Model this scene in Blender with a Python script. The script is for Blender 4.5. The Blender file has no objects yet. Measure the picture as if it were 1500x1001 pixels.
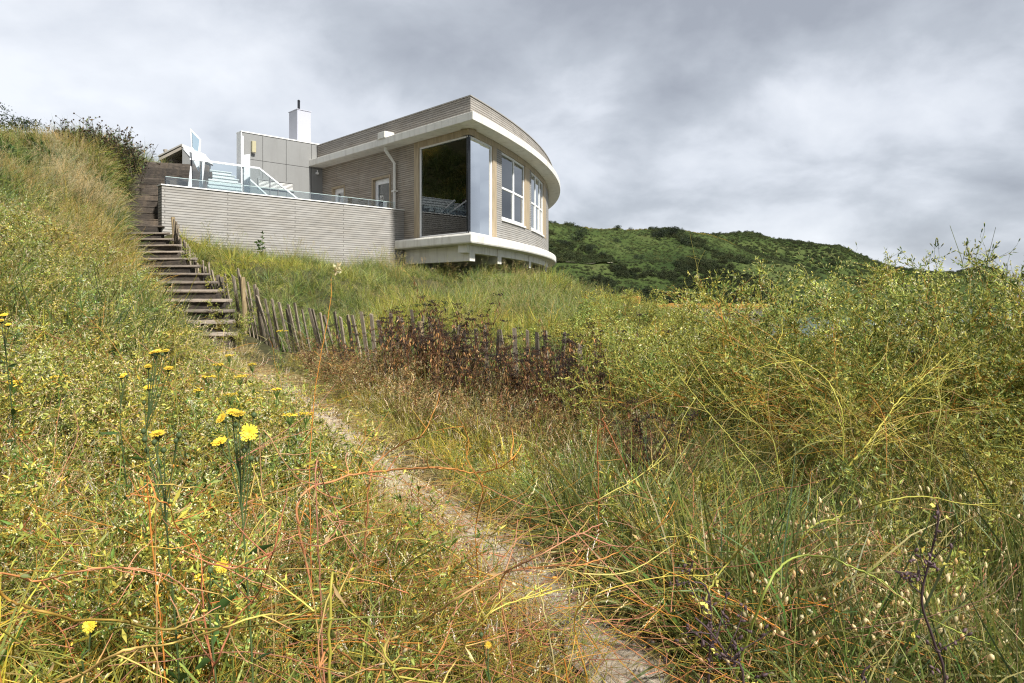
import bpy, math, random
import numpy as np
from mathutils import Vector, Matrix
R = math.radians
rng = np.random.default_rng(7)
random.seed(7)
S = bpy.context.scene
COL = S.collection
F = 970.0            # focal length of the photograph in its own pixels
HZ = 430.0           # eye level in the photograph
def P(px, py, d):    # a point seen at a photo pixel, at its real distance d
    return np.array([(px - 750.0) / F * d, d, (HZ - py) / F * d])

# ------------------------------------------------------------------ materials
def newmat(name):
    m = bpy.data.materials.new(name); m.use_nodes = True
    nt = m.node_tree; nt.nodes.clear()
    return m, nt
def nd(nt, typ, **kw):
    n = nt.nodes.new(typ)
    for k, v in kw.items():
        if k[0] == 'i' and k[1:].isdigit(): n.inputs[int(k[1:])].default_value = v
        elif k.startswith('in_'): n.inputs[k[3:].replace('_', ' ')].default_value = v
        else: setattr(n, k, v)
    return n
def ramp(nt, fac, stops):
    r = nt.nodes.new('ShaderNodeValToRGB')
    while len(r.color_ramp.elements) < len(stops): r.color_ramp.elements.new(0.5)
    for e, (p, c) in zip(r.color_ramp.elements, stops):
        e.position = p; e.color = (*c, 1)
    nt.links.new(fac, r.inputs[0])
    return r.outputs[0]
def out(nt, sh):
    o = nt.nodes.new('ShaderNodeOutputMaterial'); nt.links.new(sh, o.inputs[0])
def paint(name, col, rough=0.6, var=0.12, scale=3.0, bump=0.0, bscale=60, metallic=0.0, coord='Object', stretch=(1,1,1), dirt=None, each=0.0):
    """plain coated or natural surface: base colour with soft blotches, optional streaky dirt and fine bump"""
    m, nt = newmat(name)
    tc = nd(nt, 'ShaderNodeTexCoord'); mp = nd(nt, 'ShaderNodeMapping'); mp.inputs['Scale'].default_value = stretch
    nt.links.new(tc.outputs[coord], mp.inputs[0])
    n = nd(nt, 'ShaderNodeTexNoise', in_Scale=scale, in_Detail=6.0, in_Roughness=0.6)
    nt.links.new(mp.outputs[0], n.inputs['Vector'])
    lo = tuple(c * (1 - var) for c in col); hi = tuple(min(1, c * (1 + var)) for c in col)
    c = ramp(nt, n.outputs['Fac'], [(0.3, lo), (0.7, hi)])
    if dirt:
        n2 = nd(nt, 'ShaderNodeTexNoise', in_Scale=1.6, in_Detail=8.0, in_Roughness=0.7)
        mp2 = nd(nt, 'ShaderNodeMapping'); mp2.inputs['Scale'].default_value = (2.5, 2.5, 0.35)
        nt.links.new(tc.outputs['Object'], mp2.inputs[0]); nt.links.new(mp2.outputs[0], n2.inputs['Vector'])
        f = ramp(nt, n2.outputs['Fac'], [(0.5, (0, 0, 0)), (0.72, (dirt[1],) * 3)])
        mx = nd(nt, 'ShaderNodeMix', data_type='RGBA'); nt.links.new(f, mx.inputs[0]); nt.links.new(c, mx.inputs[6]); mx.inputs[7].default_value = (*dirt[0], 1)
        c = mx.outputs[2]
    if each:
        oi = nd(nt, 'ShaderNodeObjectInfo'); mr = nd(nt, 'ShaderNodeMapRange'); mr.inputs[3].default_value = 1 - each; mr.inputs[4].default_value = 1 + each; nt.links.new(oi.outputs['Random'], mr.inputs[0])
        hs = nd(nt, 'ShaderNodeHueSaturation'); nt.links.new(mr.outputs[0], hs.inputs['Value']); nt.links.new(c, hs.inputs['Color']); c = hs.outputs[0]
    b = nd(nt, 'ShaderNodeBsdfPrincipled', in_Roughness=rough, in_Metallic=metallic)
    nt.links.new(c, b.inputs['Base Color'])
    if bump:
        n3 = nd(nt, 'ShaderNodeTexNoise', in_Scale=bscale, in_Detail=5.0)
        nt.links.new(mp.outputs[0], n3.inputs['Vector'])
        bp = nd(nt, 'ShaderNodeBump', in_Strength=bump, in_Distance=0.02); nt.links.new(n3.outputs['Fac'], bp.inputs['Height'])
        nt.links.new(bp.outputs[0], b.inputs['Normal'])
    out(nt, b.outputs[0])
    return m
def brick(name, c1, c2, mortar, stain):
    m, nt = newmat(name)
    uv = nd(nt, 'ShaderNodeTexCoord')
    wv = nd(nt, 'ShaderNodeTexNoise', in_Scale=0.8, in_Detail=2.0)
    nt.links.new(uv.outputs['UV'], wv.inputs['Vector'])
    br = nd(nt, 'ShaderNodeTexBrick', offset=0.45)
    br.inputs['Scale'].default_value = 1.0
    br.inputs['Mortar Size'].default_value = 0.0095
    br.inputs['Mortar Smooth'].default_value = 0.25
    br.inputs['Brick Width'].default_value = 3.4
    br.inputs['Row Height'].default_value = 0.066
    br.inputs['Bias'].default_value = -0.1
    br.inputs['Color1'].default_value = (*c1, 1); br.inputs['Color2'].default_value = (*c2, 1); br.inputs['Mortar'].default_value = (*mortar, 1)
    nt.links.new(uv.outputs['UV'], br.inputs['Vector'])
    n = nd(nt, 'ShaderNodeTexNoise', in_Scale=0.9, in_Detail=8.0, in_Roughness=0.7)
    mp = nd(nt, 'ShaderNodeMapping'); mp.inputs['Scale'].default_value = (1.3, 2.0, 1); nt.links.new(uv.outputs['UV'], mp.inputs[0]); nt.links.new(mp.outputs[0], n.inputs['Vector'])
    f = ramp(nt, n.outputs['Fac'], [(0.42, (0, 0, 0)), (0.72, (0.75, 0.75, 0.75))])
    mx = nd(nt, 'ShaderNodeMix', data_type='RGBA', blend_type='MULTIPLY'); nt.links.new(f, mx.inputs[0]); nt.links.new(br.outputs['Color'], mx.inputs[6]); mx.inputs[7].default_value = (*stain, 1)
    n2 = nd(nt, 'ShaderNodeTexNoise', in_Scale=1.0, in_Detail=2.0)
    mp2 = nd(nt, 'ShaderNodeMapping'); mp2.inputs['Scale'].default_value = (2.2, 15.0, 1); nt.links.new(uv.outputs['UV'], mp2.inputs[0]); nt.links.new(mp2.outputs[0], n2.inputs['Vector'])
    f2 = ramp(nt, n2.outputs['Fac'], [(0.3, (0.84, 0.84, 0.84)), (0.7, (1.1, 1.09, 1.07))])
    mx2 = nd(nt, 'ShaderNodeMix', data_type='RGBA', blend_type='MULTIPLY'); mx2.inputs[0].default_value = 1.0
    nt.links.new(mx.outputs[2], mx2.inputs[6]); nt.links.new(f2, mx2.inputs[7])
    b = nd(nt, 'ShaderNodeBsdfPrincipled', in_Roughness=0.85)
    nt.links.new(mx2.outputs[2], b.inputs['Base Color'])
    inv = nd(nt, 'ShaderNodeMath', operation='SUBTRACT'); inv.inputs[0].default_value = 1.0; nt.links.new(br.outputs['Fac'], inv.inputs[1])
    bp = nd(nt, 'ShaderNodeBump', in_Strength=0.9, in_Distance=0.015); nt.links.new(inv.outputs[0], bp.inputs['Height'])
    nt.links.new(bp.outputs[0], b.inputs['Normal'])
    out(nt, b.outputs[0])
    return m
def glass(name, tint, refl=1.0, power=1.0):
    m, nt = newmat(name)
    t = nd(nt, 'ShaderNodeBsdfTransparent'); t.inputs[0].default_value = (*tint, 1)
    g = nd(nt, 'ShaderNodeBsdfGlossy'); g.inputs['Roughness'].default_value = 0.0; g.inputs[0].default_value = (0.95, 0.98, 1, 1)
    fr = nd(nt, 'ShaderNodeFresnel'); fr.inputs[0].default_value = 1.5
    mu = nd(nt, 'ShaderNodeMath', operation='MULTIPLY', use_clamp=True); pw = nd(nt, 'ShaderNodeMath', operation='POWER'); nt.links.new(fr.outputs[0], pw.inputs[0]); pw.inputs[1].default_value = power; nt.links.new(pw.outputs[0], mu.inputs[0]); mu.inputs[1].default_value = refl
    mx = nd(nt, 'ShaderNodeMixShader'); nt.links.new(mu.outputs[0], mx.inputs[0]); nt.links.new(t.outputs[0], mx.inputs[1]); nt.links.new(g.outputs[0], mx.inputs[2])
    out(nt, mx.outputs[0])
    return m
def plantmat(name, instancer, transl=0.35, rough=0.55):
    """vegetation: natural colour from the mesh (stem, leaf, flower), a little different on each plant"""
    m, nt = newmat(name)
    a = nd(nt, 'ShaderNodeVertexColor', layer_name='Col')
    if instancer:
        t = nd(nt, 'ShaderNodeAttribute', attribute_type='INSTANCER', attribute_name='tint')
        mx = nd(nt, 'ShaderNodeMix', data_type='RGBA', blend_type='MULTIPLY'); mx.inputs[0].default_value = 1
        nt.links.new(a.outputs[0], mx.inputs[6]); nt.links.new(t.outputs['Color'], mx.inputs[7]); c = mx.outputs[2]
    else:
        oi = nd(nt, 'ShaderNodeObjectInfo')
        mr = nd(nt, 'ShaderNodeMapRange'); mr.inputs[3].default_value = 0.68; mr.inputs[4].default_value = 1.32
        nt.links.new(oi.outputs['Random'], mr.inputs[0])
        hs = nd(nt, 'ShaderNodeHueSaturation'); nt.links.new(mr.outputs[0], hs.inputs['Value']); nt.links.new(a.outputs[0], hs.inputs['Color']); c = hs.outputs[0]
    b = nd(nt, 'ShaderNodeBsdfPrincipled', in_Roughness=rough); b.inputs['Specular IOR Level'].default_value = 0.35
    nt.links.new(c, b.inputs['Base Color'])
    tr = nd(nt, 'ShaderNodeBsdfTranslucent'); nt.links.new(c, tr.inputs[0])
    ms = nd(nt, 'ShaderNodeMixShader'); ms.inputs[0].default_value = transl
    nt.links.new(b.outputs[0], ms.inputs[1]); nt.links.new(tr.outputs[0], ms.inputs[2])
    out(nt, ms.outputs[0])
    return m
M = dict(
    brick_pale=brick('pale brick', (0.385, 0.37, 0.348), (0.33, 0.316, 0.296), (0.175, 0.166, 0.154), (0.80, 0.76, 0.70)),
    brick_brown=brick('brown brick', (0.42, 0.37, 0.31), (0.355, 0.31, 0.255), (0.165, 0.14, 0.113), (0.72, 0.66, 0.58)),
    brick_roof=brick('grey brown brick', (0.38, 0.352, 0.318), (0.325, 0.298, 0.266), (0.158, 0.144, 0.128), (0.76, 0.71, 0.66)),
    render=paint('cream render', (0.72, 0.70, 0.64), 0.7, 0.04, 2, 0.05, 80, dirt=((0.46, 0.43, 0.37), 0.8)),
    soffit=paint('soffit render', (0.60, 0.57, 0.48), 0.8, 0.05, 2, dirt=((0.42, 0.36, 0.24), 0.5)),
    panel=paint('grey cladding', (0.235, 0.235, 0.228), 0.55, 0.05, 1.2, dirt=((0.185, 0.18, 0.172), 0.5)),
    dark=paint('dark gap', (0.035, 0.033, 0.03), 0.8),
    white=paint('white paint', (0.80, 0.80, 0.79), 0.4, 0.03, 3, dirt=((0.62, 0.61, 0.58), 0.35)),
    steel=paint('white steel', (0.82, 0.84, 0.85), 0.35, 0.02),
    chim=paint('white metal', (0.41, 0.415, 0.47), 0.35, 0.03, 1, dirt=((0.42, 0.43, 0.48), 0.4)),
    timber=paint('oiled timber', (0.38, 0.30, 0.195), 0.6, 0.25, 5, 0.1, 40, stretch=(3, 3, 0.3)),
    blackm=paint('black metal', (0.012, 0.014, 0.018), 0.3),
    coping=paint('grey coping', (0.33, 0.31, 0.28), 0.5, 0.08),
    copingw=paint('white coping', (0.78, 0.77, 0.74), 0.5, 0.04),
    room=paint('room wall', (0.60, 0.58, 0.54), 0.8, 0.1),
    roomfl=paint('room floor', (0.24, 0.19, 0.14), 0.5, 0.15),
    chair=paint('brown chair', (0.05, 0.035, 0.025), 0.5),
    slatgrey=paint('blue grey boards', (0.50, 0.535, 0.54), 0.6, 0.08, 2, stretch=(1, 1, 4)),
    slatwood=paint('grey weathered slats', (0.30, 0.265, 0.22), 0.8, 0.25, 4, stretch=(1, 4, 4)),
    sleeper=paint('dark tarred sleeper', (0.062, 0.049, 0.038), 0.85, 0.55, 4, 0.6, 25, stretch=(0.6, 5, 5), dirt=((0.17, 0.125, 0.085), 0.6), each=0.45),
    tread=paint('worn tread', (0.25, 0.205, 0.16), 0.9, 0.4, 5, 0.5, 30, stretch=(0.6, 4, 4), dirt=((0.10, 0.07, 0.05), 0.8), each=0.3),
    picket=paint('weathered chestnut', (0.215, 0.175, 0.125), 0.85, 0.45, 7, 0.6, 40, stretch=(4, 4, 0.5), dirt=((0.09, 0.06, 0.04), 0.65), each=0.4),
    post=paint('yellowed post', (0.30, 0.225, 0.12), 0.85, 0.35, 7, 0.5, 40, stretch=(4, 4, 0.5)),
    wire=paint('galvanised wire', (0.30, 0.30, 0.31), 0.4, 0.1, metallic=0.8),
    lamp=paint('cream lamp', (0.42, 0.38, 0.24), 0.4, 0.03),
    glassedge=paint('glass edge', (0.52, 0.64, 0.63), 0.3, 0.05),
    paper=paint('paper', (0.8, 0.82, 0.84), 0.6, 0.02),
    glass=glass('window glass', (0.86, 0.91, 0.89), 6000.0, 4.0),
    glass2=glass('sash glass', (0.70, 0.76, 0.74), 1.5),
    finglass=glass('fin glass', (0.80, 0.895, 0.92), 2.0),
    rail=glass('rail glass', (0.93, 0.966, 0.968), 2.2),
    vine=plantmat('stem and leaf', False, 0.08),
    plant=plantmat('plant', False, 0.25),
    stuff=plantmat('small plants', True, 0.25, 0.5),
    scrub=plantmat('hill scrub', True, 0.15, 0.8),
)

# ------------------------------------------------------------------ mesh helpers
class MB:
    def __init__(s): s.v = []; s.f = []; s.uv = []
    def add(s, vs, fs, uvs=None):
        b = len(s.v); s.v += [tuple(map(float, p)) for p in vs]
        for k, f in enumerate(fs):
            s.f.append(tuple(i + b for i in f)); s.uv.append(None if uvs is None else uvs[k])
        return s
    def hexa(s, lo, hi):        # lo, hi: 4 points each, counter-clockwise from above
        return s.add(list(lo) + list(hi), [(3, 2, 1, 0), (4, 5, 6, 7), (0, 1, 5, 4), (1, 2, 6, 5), (2, 3, 7, 6), (3, 0, 4, 7)])
    def prism(s, poly, z0, z1, us=None):
        n = len(poly)
        A = sum(poly[i][0] * poly[(i + 1) % n][1] - poly[(i + 1) % n][0] * poly[i][1] for i in range(n))
        if A < 0: poly = poly[::-1]; us = us[::-1] if us else None
        vs = [(x, y, z0) for x, y in poly] + [(x, y, z1) for x, y in poly]
        fs = [tuple(range(n - 1, -1, -1)), tuple(range(n, 2 * n))]; uv = [None, None]
        for i in range(n):
            j = (i + 1) % n; fs.append((i, j, n + j, n + i))
            uv.append([(us[i], z0), (us[j], z0), (us[j], z1), (us[i], z1)] if us else None)
        return s.add(vs, fs, uv)
    def tube(s, pts, r0, r1=None, sides=8, cap=True):
        r1 = r0 if r1 is None else r1; pts = [np.array(p, float) for p in pts]; n = len(pts); vs = []
        for i, p in enumerate(pts):
            t = pts[min(i + 1, n - 1)] - pts[max(i - 1, 0)]; t /= np.linalg.norm(t) + 1e-9
            u = np.cross(t, [0, 0, 1]) if abs(t[2]) < 0.95 else np.cross(t, [1, 0, 0]); u /= np.linalg.norm(u); w = np.cross(t, u)
            r = r0 + (r1 - r0) * i / max(1, n - 1)
            for k in range(sides):
                a = 2 * math.pi * (k + 0.5) / sides; vs.append(p + r * (math.cos(a) * u + math.sin(a) * w))
        fs = [(i * sides + k, i * sides + (k + 1) % sides, (i + 1) * sides + (k + 1) % sides, (i + 1) * sides + k) for i in range(n - 1) for k in range(sides)]
        if cap: fs += [tuple(range(sides - 1, -1, -1)), tuple(range((n - 1) * sides, n * sides))]
        return s.add(vs, fs)
    def build(s, name, mat, parent=None, bevel=0, smooth=False, at=None, label=None):
        off = np.array(ROOT.get(parent.name, (0, 0, 0))) if parent else (np.array(at) if at is not None else np.zeros(3))
        me = bpy.data.meshes.new(name)
        me.from_pydata([tuple(np.array(p) - off) for p in s.v], [], s.f); me.update()
        uvl = me.uv_layers.new(name='UVMap')
        for p, uv in zip(me.polygons, s.uv):
            nrm = p.normal
            for k, li in enumerate(p.loop_indices):
                co = s.v[me.loops[li].vertex_index]
                if uv is not None: uvl.data[li].uv = uv[k]
                elif abs(nrm.z) < 0.7:
                    l = math.hypot(nrm.x, nrm.y); uvl.data[li].uv = ((-nrm.y * co[0] + nrm.x * co[1]) / l, co[2])
                else: uvl.data[li].uv = (co[0], co[1])
        me.materials.append(mat)
        if smooth: me.polygons.foreach_set('use_smooth', [True] * len(me.polygons))
        o = bpy.data.objects.new(name, me); COL.objects.link(o)
        if parent is not None: o.parent = parent; ROOT[o.name] = tuple(off)
        elif at is not None: o.location = at; ROOT[o.name] = tuple(at)
        if bevel:
            bv = o.modifiers.new('bevel', 'BEVEL'); bv.width = bevel; bv.segments = 2; bv.limit_method = 'ANGLE'; bv.angle_limit = R(40)
        if label: o['label'] = label
        return o
ROOT = {}
def thing(name, label, cat, loc, group=None):
    o = bpy.data.objects.new(name, None); COL.objects.link(o); o.empty_display_size = 0.2
    o.location = tuple(map(float, loc)); ROOT[o.name] = tuple(map(float, loc)); tag(o, label, cat, group)
    return o
def tag(o, label=None, cat=None, group=None, kind=None):
    for k, v in (('label', label), ('category', cat), ('group', group), ('kind', kind)):
        if v: o[k] = v
    return o

# ------------------------------------------------------------------ the house frame
CX, CY = -1.234, 19.0                      # corner of the glazed room
th = R(44.28)
av = np.array([math.cos(th), math.sin(th)])    # along the terrace wall, away to the right
bv_ = np.array([-math.sin(th), math.cos(th)])  # along the side wall, away to the left
C0 = np.array([CX, CY])
def H(s, t): return C0 + av * s + bv_ * t
def H3(s, t, z): p = H(s, t); return np.array([p[0], p[1], z])
def hbox(mb, s0, s1, t0, t1, z0, z1):
    q = [H(s0, t0), H(s1, t0), H(s1, t1), H(s0, t1)]
    return mb.hexa([(x, y, z0) for x, y in q], [(x, y, z1) for x, y in q])
PSI, RAD = R(24.0), 34.8
MC = C0 + RAD * np.array([-math.cos(PSI), math.sin(PSI)])
def arc(s, off=0.0):
    a = PSI - s / RAD
    return MC + (RAD + off) * np.array([math.cos(a), -math.sin(a)])
def s_at(px):      # arc length at which the front wall crosses a photo column
    lo, hi = 0.0, 12.3
    for _ in range(50):
        m = (lo + hi) / 2; p = arc(m)
        if 750 + F * p[0] / p[1] < px: lo = m
        else: hi = m
    return lo
def t_at(px, s=0.0):
    u = (px - 750) / F; o = C0 + av * s
    return (o[0] - u * o[1]) / (u * bv_[1] - bv_[0])
def arcbox(mb, s0, s1, z0, z1, o0, o1, n=1):
    for i in range(n):
        a, b = s0 + (s1 - s0) * i / n, s0 + (s1 - s0) * (i + 1) / n
        q = [arc(a, o1), arc(b, o1), arc(b, o0), arc(a, o0)]
        vs = [(x, y, z0) for x, y in q] + [(x, y, z1) for x, y in q]
        fs = [(3, 2, 1, 0), (4, 5, 6, 7), (0, 1, 5, 4), (2, 3, 7, 6)]
        uv = [None, None, [(a, z0), (b, z0), (b, z1), (a, z1)], [(b, z0), (a, z0), (a, z1), (b, z1)]]
        if i == n - 1: fs.append((1, 2, 6, 5)); uv.append(None)
        if i == 0: fs.append((3, 0, 4, 7)); uv.append(None)
        mb.add(vs, fs, uv)
    return mb
def outline(off, tend, send, n=48):
    """plan outline following the side wall and the curved front at a distance off outside them"""
    p0 = C0 - av * off; rr = RAD + off
    d = p0 - MC; B = d @ bv_; Cc = d @ d - rr * rr
    disc = math.sqrt(B * B - Cc); t = min((-B + disc, -B - disc), key=abs)
    c = p0 + bv_ * t; cm = c - MC
    a0 = math.atan2(-cm[1], cm[0]); s0 = (PSI - a0) * RAD
    pts = [p0 + bv_ * tend, c]; us = [0.0, tend - t]
    for i in range(1, n + 1):
        s = s0 + (send - s0) * i / n
        pts.append(arc(s, off)); us.append(us[1] + (s - s0))
    return [tuple(p) for p in pts], us
# ------------------------------------------------------------------ house
ZF, ZG, ZS, ZR, ZP = 1.74, 4.56, 4.745, 4.975, 5.545   # floor, glass head, soffit, roof edge, parapet top
SEND = 30.0
house = thing('house', 'modern single storey beach house with curved brick front and flat roof', 'house', (CX, CY, 0.9))
def closed(pts, us, back):
    return pts + back, us + [us[-1] + 3 * (k + 1) for k in range(len(back))]
back = [tuple(H(10, 16)), tuple(H(0.5, 16))]
pt, us = outline(0.55, 9.55, SEND)
pt, us = closed(pt, us, [tuple(H(12, 17)), tuple(H(0.2, 9.9))])
MB().prism(pt, ZS, ZR).build('roof', M['render'], house, bevel=0.012)
pt, us = outline(0.22, 8.5, SEND); pc = pt
pt2, us2 = closed(pt, us, [tuple(H(12, 16.6)), tuple(H(0.5, 9.9))])
parapet = MB().prism(pt2, ZR + 0.002, ZP, us2).build('parapet', M['brick_roof'], house)
pt, us = outline(0.245, 8.5, SEND); pt, us = closed(pt, us, [tuple(H(12, 16.7)), tuple(H(0.48, 10))])
MB().prism(pt, ZP + 0.002, ZP + 0.032).build('coping', M['coping'], parapet)
pt, us = outline(0.36, 3.25, SEND); pt, us = closed(pt, us, [tuple(H(10, 15)), tuple(H(1, 3.25))])
slab = MB().prism(pt, 1.395, 1.685).build('base_slab', M['render'], house, bevel=0.05)
pt, us = outline(0.05, 3.25, SEND); pt, us = closed(pt, us, [tuple(H(10, 15)), tuple(H(1, 3.25))])
MB().prism(pt, 1.69, ZF - 0.002).build('plinth', M['coping'], house)
# ring beam and the projecting floor beams
mb = MB(); arcbox(mb, -0.1, 24, 1.17, 1.393, -0.30, -0.02, 40); mb.build('ring_beam', M['render'], house)
for px0, px1, zb in ((690.5, 701.5, 0.93), (729, 737, 0.93), (775, 780, 0.93), (799.5, 802.5, 0.93)):
    sa, sb = s_at(px0) if px0 > 691 else 0.05, s_at(px1)
    w = 0.34; sm = sa
    p = arc(sm, 0.0); q = p + (arc(sm + w, 0) - p)
    dirn = bv_ * 6.0
    lo = [tuple(p), tuple(q), tuple(q + dirn), tuple(p + dirn)]
    MB().prism(lo, zb, 1.391).build('floor_beam', M['render'], house, bevel=0.01)
# side wall with two door openings
def wallpiece(mb, t0, t1, z0, z1): hbox(mb, 0.0, 0.30, t0, t1, z0, z1)
tA, tB = t_at(613.5), t_at(607)          # end of glazing, end of timber jamb
d2a, d2b = t_at(572.5), t_at(545)        # near door
d1a, d1b = t_at(505.5), t_at(486.5)      # far door
ZD = 3.93
mb = MB()
wallpiece(mb, tB, d2a, ZF, ZS - 0.003); wallpiece(mb, d2b, d1a, ZF, ZS - 0.003); wallpiece(mb, d1b, 8.6, ZF, ZS - 0.003)
wallpiece(mb, d2a, d2b, ZD, ZS - 0.003); wallpiece(mb, d1a, d1b, ZD, ZS - 0.003)
mb.build('wall', M['brick_brown'], house, label='brown brick side wall behind the terrace')
for a, b in ((d2a, d2b), (d1a, d1b)):
    mb = MB(); w = 0.07
    hbox(mb, -0.02, 0.29, a, a + w, ZF, ZD - w); hbox(mb, -0.02, 0.29, b - w, b, ZF, ZD - w); hbox(mb, -0.02, 0.29, a, b, ZD - w, ZD - 0.003)
    sur = mb.build('door', M['timber'], house)
    mb = MB(); a2, b2, zt = a + w + 0.003, b - w - 0.003, ZD - w - 0.003; f = 0.14
    hbox(mb, 0.09, 0.16, a2, a2 + f, ZF, zt); hbox(mb, 0.09, 0.16, b2 - f, b2, ZF, zt)
    hbox(mb, 0.09, 0.16, a2 + f, b2 - f, zt - f * 1.2, zt); hbox(mb, 0.09, 0.16, a2 + f, b2 - f, ZF, ZF + 0.2)
    mb.build('door_frame', M['white'], sur, bevel=0.006)
    mb = MB(); hbox(mb, 0.12, 0.13, a2 + f, b2 - f, ZF + 0.2, zt - f * 1.2); mb.build('pane', M['glass'], sur)
    mb = MB(); hbox(mb, 0.05, 0.085, a2 + 0.05, a2 + 0.08, 2.72, 2.92); mb.build('handle', M['wire'], sur)
    if a == d2a:
        mb = MB(); tm = (a + b) / 2; hbox(mb, 0.112, 0.118, tm - 0.16, tm + 0.06, 2.78, 3.08); mb.build('notice', M['paper'], sur)
# big corner window
s720, s722, s727 = s_at(720), s_at(722), s_at(727)
cw = MB(); zb = ZF + 0.0
hbox(cw, 0.03, 0.10, 0.06, tA, ZG - 0.05, ZG - 0.002); hbox(cw, 0.03, 0.10, 0.06, tA, zb, zb + 0.04)
hbox(cw, 0.03, 0.10, tA - 0.06, tA, zb + 0.04, ZG - 0.05)
arcbox(cw, 0.06, s722, ZG - 0.05, ZG - 0.002, -0.10, -0.03, 2); arcbox(cw, 0.06, s722, zb, zb + 0.04, -0.10, -0.03, 2); arcbox(cw, s722 - 0.06, s722, zb + 0.04, ZG - 0.05, -0.10, -0.03)
cwin = cw.build('window', M['white'], house, label='tall glazed corner window')
mb = MB(); hbox(mb, 0.06, 0.075, 0.05, tA - 0.06, zb + 0.04, ZG - 0.05); mb.build('pane', M['glass'], cwin)
mb = MB(); arcbox(mb, 0.05, s722 - 0.06, zb + 0.04, ZG - 0.05, -0.075, -0.06, 2); mb.build('pane', M['glass'], cwin)
q = [arc(0.0, -0.02) + bv_ * 0.0, arc(0.07, -0.02), arc(0.07, -0.12), H(0.12, 0.07), H(0.02, 0.07), H(0.02, 0.0)]
MB().prism([tuple(x) for x in q], zb + 0.01, ZG - 0.01).build('mullion', M['blackm'], cwin)
for k, (aa, bb) in enumerate(((0.62, 0.98), (1.15, 1.55))):   # low white rails inside the glass
    mb = MB()
    for t_ in (aa, bb): hbox(mb, 0.16, 0.18, t_, t_ + 0.02, zb, zb + 0.24)
    hbox(mb, 0.16, 0.18, aa, bb + 0.02, zb + 0.11, zb + 0.13); mb.build('floor_rail', M['white'], cwin)
# timber head band and jamb
mb = MB(); hbox(mb, -0.015, 0.28, 0.0, tB - 0.003, ZG, ZS - 0.004); hbox(mb, -0.015, 0.28, tA + 0.003, tB - 0.003, ZF, ZG - 0.002)
mb.build('timber_band', M['timber'], house)
mb = MB(); arcbox(mb, 0.02, SEND, ZG, ZS - 0.004, -0.28, 0.018, 60); arcbox(mb, s722 + 0.003, s727, ZF, ZG - 0.002, -0.28, 0.015)
w1a, w1b, j1b = s_at(735), s_at(769), s_at(775.4)
w2a, w2b, j2b = s_at(778.3), s_at(795.8), s_at(799.6)
arcbox(mb, w1b + 0.004, j1b, 2.33, ZG - 0.002, -0.28, 0.012); arcbox(mb, w2b + 0.004, j2b, 2.33, ZG - 0.002, -0.28, 0.012)
mb.build('timber_band', M['timber'], house)
# curved brick front, pierced by windows
ZI = 2.33
mb = MB()
arcbox(mb, s727 + 0.003, SEND, ZF, ZI, -0.3, 0.0, 60)
arcbox(mb, s727 + 0.003, w1a - 0.003, ZI, ZG - 0.003, -0.3, 0.0, 2)
arcbox(mb, j1b + 0.003, w2a - 0.003, ZI, ZG - 0.003, -0.3, 0.0, 2)
arcbox(mb, j2b + 0.003, SEND, ZI, ZG - 0.003, -0.3, 0.0, 40)
mb.build('wall', M['brick_pale'], house, label='curved pale brick front wall')
for (wa, wb, cols) in ((w1a, w1b, 2), (w2a, w2b, 3)):
    z0, z1, fw = ZI + 0.06, ZG - 0.004, 0.055
    mb = MB(); o0, o1 = -0.10, -0.03; zm = z0 + 0.47 * (z1 - z0)
    for k in range(cols + 1):
        c = wa + (wb - wa) * k / cols
        lo, hi = (c, c + fw) if k == 0 else (c - fw, c) if k == cols else (c - fw * 0.9, c + fw * 0.9)
        arcbox(mb, lo, hi, z0, z1, o0, o1)
    for k in range(cols):
        l, r = wa + (wb - wa) * k / cols + fw, wa + (wb - wa) * (k + 1) / cols - fw
        for za, zb_ in ((z0, z0 + 0.09), (zm - 0.03, zm + 0.04), (z1 - 0.07, z1)): arcbox(mb, l, r, za, zb_, o0 + 0.01, o1 - 0.012)
    w = mb.build('window', M['white'], house, bevel=0.006)
    for k in range(cols):
        l, r = wa + (wb - wa) * k / cols + fw * 0.9, wa + (wb - wa) * (k + 1) / cols - fw * 0.9
        mb = MB(); arcbox(mb, l, r, z0 + 0.05, zm, -0.085, -0.075); mb.build('pane', M['glass2'], w)
        mb = MB(); arcbox(mb, l, r, zm, z1 - 0.05, -0.065, -0.055); mb.build('pane', M['glass2'], w)
    mb = MB(); arcbox(mb, wa, wb, ZI, ZI + 0.058, -0.28, 0.05, 2); mb.build('sill', M['copingw'], w)
# room inside
mb = MB(); pt, us = outline(-0.14, 8.5, 22); MB().prism(pt + [tuple(H(6.5, 9))], ZF + 0.003, ZF + 0.02).build('floor', M['roomfl'], house)
pt, us = outline(-0.32, 8.5, 22); MB().prism(pt + [tuple(H(6.5, 9))], ZG + 0.02, ZS - 0.01).build('ceiling', M['room'], house)
mb = MB(); hbox(mb, 0.3, 9, 8.0, 8.2, ZF + 0.02, ZG + 0.02); hbox(mb, 4.6, 4.8, 4.6, 8.0, ZF + 0.02, ZG + 0.02)
mb.build('inner_wall', M['room'], house)
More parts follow.
